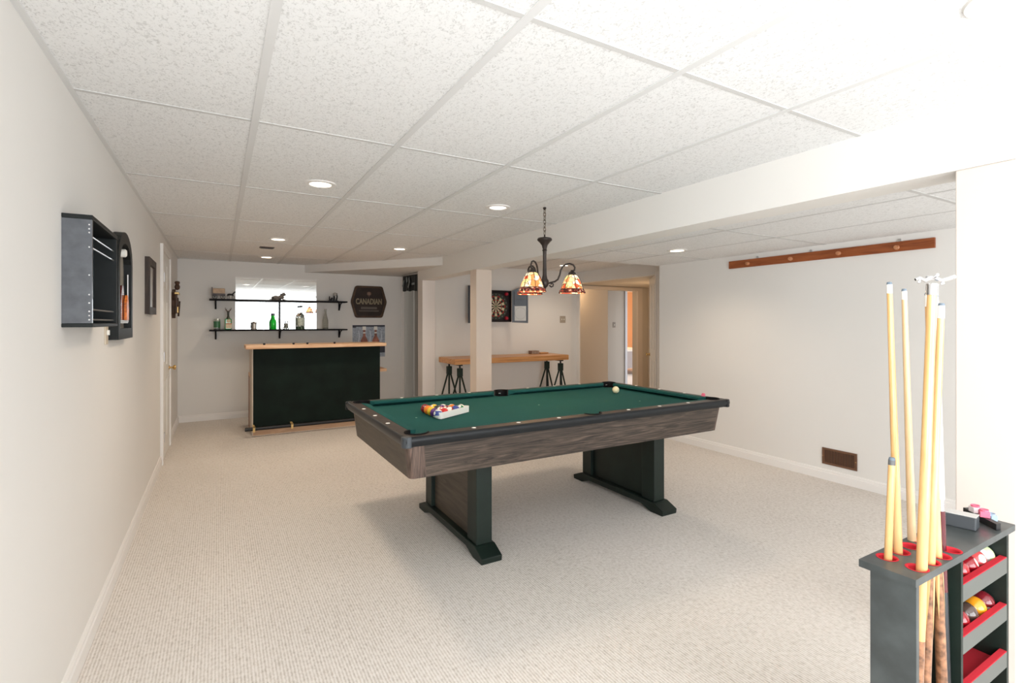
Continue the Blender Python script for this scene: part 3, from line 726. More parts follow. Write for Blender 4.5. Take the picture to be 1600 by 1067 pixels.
rackballs = [(1.884, .686, ('white', 1), (.80, .80, .62), 'cream ball with faint green tint, rightmost in the upper rack tray', g1),
 (1.8265, .686, 0, (.62, .085, .085), 'pinkish red banded ball, second from right in the upper rack tray', g1),
 (1.769, .686, 0, (.26, .006, .012), 'deep red ball, third from right in the upper rack tray', g1),
 (1.7115, .686, 0, (.38, .015, .02), 'shiny red ball, fourth from right in the upper rack tray', g1),
 (1.654, .686, 0, (.34, .01, .03), 'dark red ball at the divider in the upper rack tray', g1),
 (1.884, .553, 0, (.17, .012, .018), 'maroon ball, rightmost in the middle rack tray', g2),
 (1.8265, .553, 1, (.80, .30, .015), 'orange yellow ball, second from right in the middle rack tray', g2),
 (1.769, .553, 0, (.075, .045, .035), 'brownish grey ball, third from right in the middle rack tray', g2),
 (1.7115, .553, 0, (.26, .005, .01), 'glossy red ball, fourth from right in the middle rack tray', g2),
 (1.654, .553, 0, (.05, .08, .07), 'dark grey green ball at the divider in the middle rack tray', g2)]
for i, (x, zt, st, c_, lab, gr_) in enumerate(rackballs):
    if st and st != 1: m = ball_mat('spare_ball_%d' % i, (.62, .74, .40), True, (.88, .87, .82))
    else: m = ball_mat('spare_ball_%d' % i, c_, False, (.85, .80, .72))
    ball((x, by, zt-.030+BR), m, lab, gr_, (.6, PI/2 if (st and st != 1) else .5, .5+i*.7))
ball((1.855, .6055, .7155), ball_mat('spare_navy', (.03, .06, .12)), 'dark navy ball resting on top of the others in the upper rack tray', g1, (0, .5, 2.4))
ball((1.7975, .6055, .7155), ball_mat('spare_maroon', (.22, .02, .03)), 'small maroon ball lying behind on top in the upper rack tray', g1, (.3, .5, 2))

def cue(label, bot, tip, L=None, shaft=CUEW, butt=MARB, butt_len=.42, r_tip=.0062, r_mid=.0105, r_butt=.0145, ferr=.022, ferr_m=None, collar=False, kind='cue_stick', bridge=False, points=True, split=.52, butt2=None):
    b = Vector(bot); t_ = Vector(tip); ax = (t_-b).normalized(); Ln = (t_-b).length
    th = thing(kind, label, 'pool cue', tuple(b), 0, 'pool cues standing in the rack')
    rot = ax.to_track_quat('Z', 'Y').to_matrix().to_4x4()
    def mb():
        m = MB(local=True); m.M = rot; return m
    hb = butt_len; top = Ln-(ferr+.006 if not bridge else .01)
    def rad(h): # radius at height
        f = h/Ln
        return r_butt+(r_tip-r_butt)*min(1, f/.97)
    mb().lathe([(0, 0), (rad(0)*.85, 0), (rad(0)*.9, .012), (rad(0)*.9, .0125), (0, .0125)], n=18).build('bumper', NEARBLK, th, True)
    mb().lathe([(0, .0125), (rad(0), .0126)]+[(rad(hb*k/4), .0126+(hb-.0126)*k/4) for k in range(1, 5)]+[(0, hb)], n=18).build('butt', butt, th, True)
    if collar:
        mb().lathe([(0, hb), (rad(hb)*1.02, hb), (rad(hb)*1.02, hb+.03), (0, hb+.03)], n=18).build('collar', CHROME, th, True); h0 = hb+.03; mb().lathe([(rad(0)*1.01, .02), (rad(.66)+.0006, .66), (rad(.66)+.0001, .661)], n=18).build('wrap', NEARBLK, th, True)
    else: h0 = hb
    mb().lathe([(0, h0)]+[(rad(h0+(top-h0)*k/6), h0+(top-h0)*k/6) for k in range(7)]+[(0, top)], n=18).build('shaft', shaft, th, True)
    if points and not collar:
        pp = mb()
        for q in range(4):
            a = q*PI/2+.6; r0 = rad(hb)+.0003
            A = [];
            for s_ in (-1, 0, 1): A.append((r0*1.01*math.cos(a+s_*.55), r0*1.01*math.sin(a+s_*.55), hb+.002))
            tipz = hb-.15; rt = rad(tipz)+.0006
            tp = (rt*math.cos(a), rt*math.sin(a), tipz)
            mids = [((rad(hb-.07)+.0007)*math.cos(a+s_*.34), (rad(hb-.07)+.0007)*math.sin(a+s_*.34), hb-.07) for s_ in (-1, 0, 1)]
            V = [pp.v(p) for p in A]; W = [pp.v(p) for p in mids]; Tp = pp.v(tp)
            for s_ in range(2): pp.bm.faces.new((V[s_], V[s_+1], W[s_+1], W[s_])); pp.bm.faces.new((W[s_], W[s_+1], Tp))
        pp.build('butt_points', shaft, th)
    if bridge:
        mb().lathe([(0, top-.02), (rad(top)*1.3, top-.02), (rad(top)*1.3, top+.006), (0, top+.006)], n=16).build('socket', CHROME, th, True)
    else:
        mb().lathe([(0, top), (rad(top)*1.01, top), (rad(Ln)*1.0, top+ferr), (0, top+ferr)], n=16).build('ferrule', ferr_m or IVORY, th, True)
        mb().lathe([(0, top+ferr), (rad(Ln)*.98, top+ferr), (rad(Ln)*.8, Ln), (0, Ln+.0008)], n=16).build('tip', mat('leather_tip', (.16, .2, .24), .8), th, True)
    return th
cue('short wooden cue with grey tip, lowest of the cues, in the left back hole', (1.376, .628, .012), (1.415, .610, 1.021), r_tip=.0075, r_butt=.0125, ferr=.012, ferr_m=mat('grey_ferrule', (.13, .13, .13), .5), butt_len=.30)
cue('leftmost full-length cue, pale maple with white ferrule, tallest at left', (1.492, .608, .012), (1.445, .629, 1.452), shaft=CUEW, butt_len=.50)
cue('pale maple cue leaning left, second tip from the left', (1.6, .622, .012), (1.549, .640, 1.439), shaft=CUEW2, butt_len=.50)
B = cue('bridge stick with chrome cross head, in the front left hole', (1.388, .5625, .012), (1.434, .535, 1.445), r_tip=.0095, r_butt=.0135, butt_len=.6, bridge=True, kind='bridge_stick', points=False)
hm = MB(local=True)
rl = Vector((.046, -.0275, 1.433)).normalized()
hp = Vector((1.434-1.388, .535-.5625, 1.445-.012)); ux = camr; uz = Vector((0, 0, 1)); uy = camd
def HP(a, z, d=0): return tuple(hp+ux*a+uz*z+uy*d)
hm.tube([HP(-.040, .006), HP(-.030, .010), HP(-.018, .004), HP(-.006, .010), HP(.006, .010), HP(.020, .004), HP(.034, .007), HP(.048, .012)], [.003, .0035, .004, .005, .005, .004, .0042, .0048], 8)
hm.tube([HP(-.004, .016, -.02), HP(-.002, .010, -.008), HP(0, .010, .006), HP(.004, .014, .02)], .0035, 8)
hm.tube([HP(-.028, .008), HP(-.033, -.002)], .003, 6).tube([HP(.022, .006), HP(.024, -.004)], .0035, 6)
hm.sphere(HP(.050, .012), .0055, u=10, w=8)
hm.build('bridge_head', CHROME, B, True)
cue('maple cue with wide white ferrule leaning right, lowest right tip', (1.439, .569, .012), (1.490, .538, 1.397), butt_len=.735, ferr=.03, r_tip=.0072)
cue('maple cue with orange tint behind the bridge stick, white ferrule', (1.558, .548, .012), (1.498, .569, 1.424), butt_len=.76, ferr=.028)
cue('whitish cue with chrome collar and maroon and black butt', (1.594, .560, .012), (1.553, .573, 1.421), shaft=mat('white_shaft', (.86, .82, .76), .3, coat=.4), butt=MAROON, butt_len=.865, collar=True, ferr=.012)
# clutter on the rack top
ev = thing('chalk_box', 'worn grey black wooden block standing on the cue rack top', 'box', (1.78, .60, RZ))
MB().hexa([(1.770, .634, RZ), (1.785, .567, RZ), (1.826, .572, RZ), (1.811, .639, RZ)], [(1.772, .634, RZ+.036), (1.787, .567, RZ+.036), (1.826, .572, RZ+.036), (1.811, .639, RZ+.036)]).build('body', mat('dull_grey_block', (.05, .055, .06), .4), ev, bevel=.003)
MB().hexa([(1.7715, .634, RZ+.0362), (1.7865, .567, RZ+.0362), (1.826, .572, RZ+.0362), (1.811, .639, RZ+.0362)], [(1.7715, .634, RZ+.0375), (1.7865, .567, RZ+.0375), (1.826, .572, RZ+.0375), (1.811, .639, RZ+.0375)]).build('pale_top', mat('pale_top_grey', (.55, .54, .52), .3), ev)  # thin pale sheet over the darker block
sb = MB().hexa([(1.925, .642, RZ), (1.842, .541, RZ), (1.861, .537, RZ), (1.940, .634, RZ)], [(1.925, .642, RZ+.018), (1.842, .541, RZ+.018), (1.861, .537, RZ+.018), (1.940, .634, RZ+.018)]).build('wooden_stick', NEARBLK, None, bevel=.001)
tag(sb, 'flat black stick lying across the right end of the cue rack top', 'stick')
chalk(1.884, .580, RZ+.0185, .5, PINKC, 'pink chalk cube on the black stick, nearer the camera', 'chalk cubes on the cue rack top', PINKC)
chalk(1.906, .607, RZ+.0185, .9, PINKC, 'pink and white wrapped chalk cube on the black stick, farther back', 'chalk cubes on the cue rack top')
chalk(1.926, .578, RZ, 1.2, BLUEC, 'blue grey chalk cube at the right corner of the cue rack top', 'chalk cubes on the cue rack top', BLUEC)

# ------------------------------------------------------------------ left wall: cabinet, arched frame, picture, ornament
cb_ = thing('wall_cabinet', 'open black wooden wall cabinet nearest the camera on the left wall', 'wall cabinet', (XW, 2.6, 1.53))
CXF = -.390; cy0, cy1, cz0, cz1 = 2.357, 2.878, 1.333, 1.735
CABM = mat('scuffed_black_side', (.095, .10, .112), .36, var=.2, vscale=25, coat=.2)
MB().box(XW, CXF, cy0, cy0+.014, cz0+.014, cz1-.016).build('side_panel', CABM, cb_, bevel=.001)
MB().box(XW, CXF, cy1-.014, cy1, cz0+.014, cz1-.016).build('side_panel', BLACKW, cb_, bevel=.001)
MB().box(XW, CXF+.002, cy0-.002, cy1+.002, cz1-.016, cz1).build('top_panel', BLACKW, cb_, bevel=.002)
MB().box(XW, CXF+.002, cy0-.002, cy1+.002, cz0, cz0+.014).build('bottom_panel', BLACKW, cb_, bevel=.002)
MB().box(XW, XW+.006, cy0+.014, cy1-.014, cz0+.014, cz1-.016).build('back_panel', mat('dark_teal_back', (.012, .024, .03), .5), cb_)
for z in (1.665, 1.625, 1.397, 1.360):
    MB().tube([(CXF-.012, cy0+.014, z), (CXF-.012, cy1-.014, z)], .0032, 8).build('rod', METAL, cb_, True)
for z in (1.70, 1.685, 1.672, 1.62, 1.52, 1.45, 1.42, 1.39, 1.375, 1.36): MB().lathe([(0, -.0012), (.0028, -.0012), (.0028, 0), (0, 0)], (CXF-.008, cy0, z), 8, 'y').build('screw', CHROME, cb_)
af = thing('arched_frame', 'black arch-topped frame with a cap and orange bottle inside, left wall', 'wall decoration', (XW, 3.5, 1.54))
def arch_pts(y0, y1, z0, zs, zt, n=14):
    pts = [(y0, z0), (y1, z0)]; yc = (y0+y1)/2; a = (y1-y0)/2
    for k in range(n+1):
        an = k/n*PI; pts.append((yc+a*math.cos(an), zs+(zt-zs)*math.sin(an)**.9 if math.sin(an) > 0 else zs))
    return pts
AO = arch_pts(3.235, 3.72, 1.262, 1.66, 1.835); AI = arch_pts(3.285, 3.67, 1.318, 1.645, 1.775)
fr = MB(); n_ = len(AO)
for k in range(n_):
    k2 = (k+1) % n_; q = [AO[k], AO[k2], AI[k2], AI[k]]
    fr.hexa([(XW, y, z) for y, z in q], [(-.432, y, z) for y, z in q])
bmesh.ops.remove_doubles(fr.bm, verts=fr.bm.verts, dist=.0001)
fr.build('frame', BLACKW, af)
MB().prism(AI, 'x', XW+.001, XW+.006).build('back_board', mat('olive_grey_back', (.30, .28, .24), .5), af)
MB().lathe([(0, 0), (.022, 0), (.022, .03), (.016, .036), (0, .038)], (XW+.006, 3.50, 1.727), 18, 'x').build('cap', IVORY, af, True)
MB().box(XW+.006, -.444, 3.40, 3.64, 1.345, 1.362).build('ledge', mat('ledge_grey', (.35, .34, .33), .4), af)
MB().prism([(3.43, 1.362), (3.55, 1.362), (3.55, 1.46), (3.515, 1.55), (3.465, 1.55), (3.43, 1.46)], 'x', XW+.012, XW+.026).build('dark_bottle', mat('dark_red_glass', (.08, .01, .008), .2), af)
MB().prism([(3.515, 1.362), (3.59, 1.362), (3.595, 1.43), (3.575, 1.485), (3.55, 1.50), (3.52, 1.46)], 'x', XW+.028, XW+.04).build('orange_bottle', mat('orange_label', (.78, .17, .03), .4, var=.6, vscale=40), af)
MB().tube([(-.445, 3.635, 1.35), (-.445, 3.635, 1.62)], .004, 8).build('side_rod', METAL, af)
pf = thing('picture_frame', 'dark brown rectangular picture frame on the left wall before the door', 'picture', (XW, 4.86, 1.62))
fr = MB(); PY0, PY1, PZ0, PZ1 = 4.70, 5.18, 1.412, 1.842
for a, b_, c_, d_ in ((PY0, PY1, PZ0, PZ0+.055), (PY0, PY1, PZ1-.055, PZ1), (PY0, PY0+.055, PZ0+.055, PZ1-.055), (PY1-.055, PY1, PZ0+.055, PZ1-.055)): fr.box(XW, XW+.03, a, b_, c_, d_)
fr.build('frame', wood('frame_brown', (.016, .008, .005), (.035, .019, .012), (.06, .034, .022), (9, 1, 1), 4, .6), pf)
MB().box(XW, XW+.012, PY0+.05, PY1-.05, PZ0+.05, PZ1-.05).build('mount', mat('pale_print', (.50, .47, .43), .3, var=.2, vscale=8), pf)
orn = thing('wall_ornament', 'carved dark wood and brass ornament on the left wall beyond the door', 'wall decoration', (XW, 7.25, 1.6))
DKW = wood('ornament_wood', (.03, .012, .006), (.06, .026, .014), (.10, .045, .022), (3, 3, 1), 5, .35)
ob = MB(); yc = 7.28
ob.prism([(yc-.10, 1.45), (yc-.02, 1.395), (yc+.10, 1.46), (yc+.14, 1.56), (yc+.10, 1.70), (yc+.03, 1.74), (yc-.06, 1.70), (yc-.14, 1.60)], 'x', XW, XW+.035)
ob.lathe([(0, 1.73), (.022, 1.74), (.030, 1.77), (.018, 1.80), (.028, 1.815), (.024, 1.835), (0, 1.84)], (XW+.05, yc+.03, 0), 14)
ob.build('carved_board', DKW, orn, bevel=.004)
MB().lathe([(0, 0), (.06, 0), (.064, .015), (.058, .03), (0, .032)], (XW+.035, yc, 1.58), 20, 'x').build('dial', DKW, orn, True)
MB().box(XW+.03, XW+.075, yc-.10, yc+.10, 1.675, 1.70).tube([(XW+.06, yc-.11, 1.46), (XW+.06, yc-.11, 1.53)], .014, 10).build('brass_band', BRASS, orn, bevel=.003)
MB().tube([(XW+.05, yc-.13, 1.45), (XW+.05, yc-.13, 1.68)], .012, 10).tube([(XW+.06, yc+.06, 1.42), (XW+.07, yc+.09, 1.60)], .010, 10).build('spindle', DKW, orn, True)
def switch_plate(name, label, cat, M, toggles=1, w_=.07, h_=.115, m=None):
    t = thing(name, label, cat, M.to_translation()); t.rotation_euler = M.to_euler()
    MB(local=True).box(-w_/2, w_/2, -.006, 0, -h_/2, h_/2).build('cover_plate', m or PLATE, t, bevel=.002)
    for k in range(toggles):
        x = (k-(toggles-1)/2)*.046
        MB(local=True).box(x-.005, x+.005, -.016, -.006, -.012, .012).build('toggle', IVORY, t)
    return t
def facing(loc, rz): return Matrix.Translation(loc) @ Matrix.Rotation(rz, 4, 'Z')
switch_plate('light_switch', 'beige light switch on the left wall just below the black cabinet', 'light switch', facing((XW, 3.17, 1.300), PI/2), m=mat('ivory_plate', (.62, .53, .42), .45))
switch_plate('light_switch', 'double light switch on the alcove wall right of the dart cabinet', 'light switch', facing((5.00, 7.06, 1.395), 0), 2, .115)
switch_plate('light_switch', 'small grey light switch on the grey hallway wall', 'light switch', facing((7.21, 8.30, 1.29), 0), 1, .075, .115, mat('grey_plate', (.22, .19, .16), .5))

# ------------------------------------------------------------------ right wall: hook board and register
hb = thing('hook_board', 'long reddish brown wooden hook board high on the right wall', 'hook rail', (XR, 2.52, 1.93))
MB().box(XR-.018, XR, 1.654, 3.392, 1.892, 1.967).build('board', CHERRY, hb, bevel=.002)
for y, z in ((3.17, 1.925), (2.734, 1.925), (2.318, 1.927), (1.892, 1.922)):
    MB().lathe([(0, -.0), (.016, 0), (.018, -.006), (.010, -.012), (.010, -.016), (.016, -.022), (.014, -.03), (0, -.033)], (XR-.018, y, z), 16, 'x').build('peg', wood('peg_wood', (.40, .15, .06), (.48, .2, .09), (.55, .25, .12), (4, 4, 4), 6, .35), hb, True)
for y in (3.08, 2.56, 1.88):
    MB().box(XR-.012, XR, y-.008, y+.008, 1.967, 1.988).build('hanger', METAL, hb)
rg = thing('floor_register', 'brown slatted heating register low on the right wall', 'air vent', (XR, 2.323, .202))
RGM = mat('brown_register', (.17, .085, .05), .45, .2)
fr = MB()
for a, b_, c_, d_ in ((2.183, 2.463, .133, .150), (2.183, 2.463, .256, .273), (2.183, 2.202, .15, .256), (2.444, 2.463, .15, .256)): fr.box(XR-.010, XR, a, b_, c_, d_)
fr.build('frame', RGM, rg, bevel=.002)
MB().box(XR-.003, XR, 2.20, 2.446, .148, .258).build('dark_duct', mat('duct_dark', (.03, .02, .015), .7), rg)
s = MB()
for k in range(19): s.box(XR-.008, XR-.003, 2.206+k*.0127, 2.211+k*.0127, .150, .256)
s.build('louvre', RGM, rg)
for y in (2.192, 2.454): MB().sphere((XR-.011, y, .203), .004, u=8, w=6).build('screw', BRASS, rg)

# ------------------------------------------------------------------ bar
br = thing('bar_counter', 'home bar with dark green-black front, pine top and plywood base', 'bar counter', (1.1, 7.1, 0))
MB().box(.352, 1.858, 6.84, 6.865, .095, 1.034).build('front_panel', BARFELT, br)
MB().box(.345, 1.862, 6.845, 6.885, 0, .098).build('kick_board', PINEK, br)
MB().box(.34, .352, 6.842, 7.42, 0, 1.034).build('side_panel', mat('bar_side_beige', (.62, .52, .42), .6), br)
MB().box(1.856, 1.868, 6.885, 7.42, 0, 1.034).build('side_panel', mat('bar_side_beige2', (.62, .52, .42), .6), br)
MB().box(.268, 1.895, 6.66, 7.12, 1.036, 1.078).build('bar_top', PINE, br, bevel=.006)
MB().box(.335, 2.03, 7.12, 7.56, .66, .70).build('back_counter', PINE, br, bevel=.003)
for x in (.335, 1.98): MB().box(x, x+.035, 7.42, 7.55, 0, .66).build('back_leg', wood('red_brown_post', (.22, .09, .05), (.30, .13, .08), (.36, .17, .10), (9, 9, 1), 3, .5), br)
fr_ = MB().tube([(.262, 6.735, .098), (1.90, 6.735, .098)], .021, 18).build('foot_rail', NEARBLK, br, True)
for x in (.355, .765, 1.80):
    MB().box(x-.011, x+.011, 6.708, 6.842, .112, .128).box(x-.012, x+.012, 6.708, 6.722, .062, .128).build('rail_bracket', mat('yellow_pine_bracket', (.72, .50, .20), .4), fr_, bevel=.003)
cov = mat('black_rubber', (.02, .02, .025), .6)
for x, lab in ((.465, 'leftmost of four tiny black stoppers along the pine bar top'), (.785, 'second from left of four tiny black stoppers on the bar top'), (.942, 'third from left of four tiny black stoppers on the bar top'), (1.262, 'rightmost of four tiny black stoppers on the bar top')):
    o = MB().lathe([(0, 1.0785), (.011, 1.0785), (.011, 1.088), (.014, 1.090), (.013, 1.098), (0, 1.1)], (x, 6.76, 0), 14).build('bottle_stopper', cov, None, True); tag(o, lab, 'bottle stopper', 'black stoppers on the bar top')

# back wall: mirror, shelves
mr = thing('wall_mirror', 'large frameless mirror behind the bar shelves on the back wall', 'mirror', (.73, YB, 1.62))
MB().box(.205, 1.272, YB-.008, YB-.001, 1.24, 1.975).build('mirror_glass', MIRROR, mr)
e_ = MB().box(.198, 1.279, YB-.010, YB-.0005, 1.975, 1.995).box(.198, .205, YB-.010, YB-.0005, 1.24, 1.975).box(1.272, 1.279, YB-.010, YB-.0005, 1.24, 1.975).build('edge_strip', WHITE, mr)
def shelf(z, label, brs):
    t = thing('wall_shelf', label, 'shelf', (.78, YB, z), 0, 'long black shelves on the back wall')
    MB().box(-.108, 1.68, 7.985, YB-.012, z-.020, z).build('shelf_board', SHELFB, t, bevel=.002)
    for x in brs:
        b_ = MB().box(x-.010, x+.010, YB-.034, YB-.012, z-.135, z-.02)
        pth = [(x, YB-.03, z-.125), (x, YB-.06, z-.10), (x, YB-.10, z-.055), (x, YB-.17, z-.03), (x, YB-.20, z-.026)]
        b_.tube(pth, .009, 8); b_.build('bracket', SHELFB, t)
    return t
ZU, ZL = 1.664, 1.246
s1 = shelf(ZU, 'upper long black shelf crossing the mirror on the back wall', (-.035, 1.60))
s2 = shelf(ZL, 'lower long black shelf along the mirror base, holding bottles', (-.035, .765, 1.60))
MB().box(.752, .778, YB-.034, YB-.012, ZL, ZU-.02).build('upright', NEARBLK, s1)
# items on shelves
SY = 8.09
def prof_obj(name, prof, x, z, m, parent=None, y=SY, n=20): return MB().lathe(prof, (x, y, z), n).build(name, m, parent, True)
GREEN = mat('green_glass', (.01, .22, .03), .06, coat=.5); GREENB = mat('bright_green_glass', (.02, .75, .06), .1, trans=.3)
t = thing('beer_can', 'green and silver can at the left end of the lower shelf', 'can', (-.02, SY, ZL))
prof_obj('can_body', [(0, 0), (.036, 0), (.040, .01), (.040, .135), (.034, .147), (0, .147)], -.02, ZL, mat('silver_can', (.6, .66, .62), .25, .8), t)
MB().lathe([(.0405, .03), (.0408, .03), (.0408, .115), (.0405, .115)], (-.02, SY, ZL), 20).build('green_band', mat('can_green', (.05, .16, .07), .35), t)
t = thing('herbal_bottle', 'dark green square-shouldered bottle with antlers on its neck', 'bottle', (.113, SY, ZL))
MB().box(.071, .155, SY-.035, SY+.035, ZL, ZL+.15).build('body', GREEN, t, bevel=.012)
prof_obj('neck', [(.030, .145), (.018, .17), (.013, .19), (.013, .235), (.016, .236), (.016, .25), (0, .25)], .113, ZL, mat('dark_neck', (.03, .035, .02), .3), t)
MB().box(.085, .153, SY-.0365, SY-.0353, ZL+.018, ZL+.075).build('cream_label', mat('cream_label', (.72, .58, .40), .6, var=.2, vscale=90), t)
MB().box(.085, .153, SY-.0368, SY-.0355, ZL+.075, ZL+.088).build('orange_band', mat('orange_band', (.55, .14, .03), .5), t)
MB().lathe([(0, 0), (.026, 0), (.026, .001), (0, .001)], (.119, SY-.0368, ZL+.118), 18, 'y').build('round_label', mat('round_label', (.60, .50, .33), .6, var=.5, vscale=80), t)
an = MB()
for s_ in (-1, 1):
    an.tube([(.113, SY, ZL+.248), (.113+s_*.02, SY, ZL+.262), (.113+s_*.036, SY, ZL+.285), (.113+s_*.034, SY, ZL+.305)], [.007, .006, .004, .002], 8)
    an.tube([(.113+s_*.024, SY, ZL+.268), (.113+s_*.018, SY, ZL+.29)], [.004, .002], 6)
an.build('antlers', mat('antler_brown', (.10, .055, .035), .5), t, True)
t = thing('tankard', 'small pewter tankard in front of the left mirror half', 'mug', (.431, SY, ZL))
prof_obj('body', [(0, 0), (.033, 0), (.033, .008), (.030, .012), (.031, .085), (.036, .092), (.034, .098), (.012, .104), (.008, .114), (0, .116)], .431, ZL, mat('pewter', (.42, .38, .36), .35, .5), t)
MB().box(.422, .444, SY-.0325, SY-.030, ZL+.015, ZL+.08).build('white_panel', IVORY, t)
MB().tube([(.398, SY, ZL+.085), (.383, SY, ZL+.07), (.385, SY, ZL+.035), (.400, SY, ZL+.02)], .004, 8).build('handle', IRON, t, True)
t = thing('green_bottle', 'bright green swing-top beer bottle left of the centre post', 'bottle', (.677, SY, ZL))
prof_obj('body', [(0, 0), (.035, 0), (.038, .006), (.038, .105), (.034, .125), (.018, .155), (.014, .18), (.013, .20), (0, .20)], .677, ZL, GREENB, t)
prof_obj('stopper', [(.014, .198), (.018, .20), (.016, .222), (.010, .232), (0, .234)], .677, ZL, mat('grey_stopper', (.14, .15, .2), .4), t)
o = MB().tube([(.845, SY, ZL), (.847, SY, ZL+.055)], [.009, .011], 10).tube([(.868, SY, ZL), (.860, SY, ZL+.05)], [.009, .011], 10).tube([(.852, SY, ZL+.045), (.854, SY, ZL+.09)], [.016, .015], 12).sphere((.858, SY, ZL+.105), .013, u=12, w=8).tube([(.842, SY, ZL+.075), (.818, SY, ZL+.06)], .005, 8).tube([(.845, SY-.008, ZL+.03), (.80, SY-.01, ZL+.005)], .006, 8).build('figurine', mat('grey_green_pewter', (.30, .31, .27), .4, .3), None, True)
tag(o, 'tiny grey figurine on the lower shelf right of the centre post', 'figurine')
t = thing('vodka_bottle', 'large clear glass bottle with dark cap before the mirror', 'bottle', (1.043, SY, ZL))
prof_obj('body', [(0, 0), (.044, 0), (.048, .006), (.048, .17), (.042, .205), (.020, .228), (.016, .245), (.015, .325), (0, .325)], 1.043, ZL, GLASS, t)
prof_obj('cap', [(.017, .322), (.021, .324), (.021, .348), (0, .35)], 1.043, ZL, mat('slate_cap', (.07, .08, .09), .4), t)
MB().lathe([(.0485, .055), (.0488, .055), (.0488, .165), (.0485, .165)], (1.043, SY, ZL), 24).build('label', mat('pale_green_label', (.66, .72, .62), .5, var=.25, vscale=45), t)
MB().lathe([(0, .003), (.040, .003), (.040, .04), (0, .04)], (1.043, SY, ZL), 20).build('base_tint', mat('green_tint', (.16, .24, .15), .3), t)
t = thing('clear_bottle', 'empty clear grey beer bottle at the right of the lower shelf', 'bottle', (1.379, SY, ZL))
prof_obj('body', [(0, 0), (.038, 0), (.040, .006), (.040, .13), (.034, .15), (.022, .20), (.015, .24), (.014, .285), (.016, .287), (.016, .30), (0, .30)], 1.379, ZL, mat('smoky_glass', (.55, .55, .50), .08, trans=.75, ior=1.2), t)
MB().lathe([(0, .002), (.037, .002), (.037, .018), (0, .018)], (1.379, SY, ZL), 20).build('thick_base', mat('dark_base', (.05, .05, .045), .3), t)
# upper shelf: horse and wagon, lion, dark figurine
t = thing('horse_cart_figurine', 'miniature horse-drawn covered wagon at the left of the upper shelf', 'figurine', (.03, SY, ZU))
MB().box(-.07, .075, SY-.035, SY+.035, ZU+.075, ZU+.145).build('wagon_cover', mat('tan_canvas', (.50, .36, .25), .7, var=.2, vscale=25), t, bevel=.008)
MB().box(-.078, .08, SY-.032, SY+.032, ZU+.045, ZU+.075).box(-.082, -.072, SY-.03, SY+.03, ZU+.05, ZU+.16).build('wagon_bed', DKW, t)
for x in (-.045, .05):
    wh = MB().tube([(x+.028*math.cos(q/18*2*PI), SY-.037, ZU+.030+.028*math.sin(q/18*2*PI)) for q in range(18)], .004, 6, closed=True)
    for q in range(4): wh.tube([(x+.027*math.cos(q*PI/4), SY-.037, ZU+.03+.027*math.sin(q*PI/4)), (x-.027*math.cos(q*PI/4), SY-.037, ZU+.03-.027*math.sin(q*PI/4))], .002, 5)
    wh.build('wheel', NEARBLK, t)
hs = MB().tube([(.105, SY, ZU+.062), (.125, SY, ZU+.066), (.155, SY, ZU+.064), (.172, SY, ZU+.072)], [.011, .014, .013, .011], 10)
hs.tube([(.168, SY, ZU+.072), (.182, SY, ZU+.092), (.192, SY, ZU+.106)], [.010, .008, .007], 10).tube([(.188, SY, ZU+.106), (.208, SY, ZU+.094)], [.007, .004], 8)
for x, dx in ((.110, -.012), (.118, .006), (.165, -.004), (.172, .014)): hs.tube([(x, SY+(.006 if dx > 0 else -.006), ZU+.060), (x+dx, SY+(.006 if dx > 0 else -.006), ZU+.032), (x+dx*.6, SY+(.006 if dx > 0 else -.006), ZU+.004)], [.006, .004, .003], 6)
hs.tube([(.104, SY, ZU+.066), (.094, SY, ZU+.045)], [.004, .002], 6)
hs.build('horse', NEARBLK, t, True)
MB().box(-.06, .215, SY-.03, SY+.03, ZU, ZU+.004).build('base', DKW, t)
t = thing('lion_figurine', 'grey stone crouching lion figurine in front of the mirror, upper shelf', 'figurine', (.74, SY, ZU))
ST = mat('grey_stone', (.16, .14, .13), .7, bump=.3)
lb = MB().tube([(.675, SY, ZU+.034), (.70, SY, ZU+.038), (.74, SY, ZU+.036), (.78, SY, ZU+.046), (.80, SY, ZU+.06)], [.026, .030, .027, .03, .028], 14)
lb.tube([(.70, SY-.02, ZU+.015), (.74, SY-.022, ZU+.008)], [.014, .008], 8).tube([(.79, SY-.018, ZU+.03), (.80, SY-.02, ZU+.008), (.825, SY-.02, ZU+.007)], [.012, .009, .007], 8)
lb.tube([(.66, SY, ZU+.03), (.645, SY, ZU+.012), (.66, SY-.02, ZU+.006)], [.007, .005, .005], 6).build('body', ST, t, True)
MB().sphere((.808, SY, ZU+.084), .024).sphere((.828, SY, ZU+.078), .012, u=12, w=8).sphere((.797, SY, ZU+.104), .008, u=8, w=6).sphere((.815, SY-.01, ZU+.105), .007, u=8, w=6).build('head', ST, t, True)
MB().box(.64, .84, SY-.035, SY+.035, ZU, ZU+.006).build('base', ST, t)
t = thing('seated_figurine', 'small dark figurine with pale globe at the right of the upper shelf', 'figurine', (1.49, SY, ZU))
MB().box(1.42, 1.56, SY-.03, SY+.03, ZU, ZU+.012).tube([(1.44, SY, ZU+.01), (1.437, SY, ZU+.075)], [.012, .008], 10).tube([(1.46, SY, ZU+.01), (1.475, SY, ZU+.055)], [.016, .012], 10).tube([(1.50, SY, ZU+.01), (1.505, SY, ZU+.06), (1.50, SY, ZU+.10)], [.016, .013, .006], 10).tube([(1.535, SY, ZU+.01), (1.548, SY, ZU+.07), (1.54, SY, ZU+.125)], [.014, .010, .007], 10).build('body', NEARBLK, t, True)
MB().sphere((1.515, SY, ZU+.105), .028, u=16, w=10).build('globe', mat('pale_grey_globe', (.42, .40, .37), .4, var=.4, vscale=30), t, True)
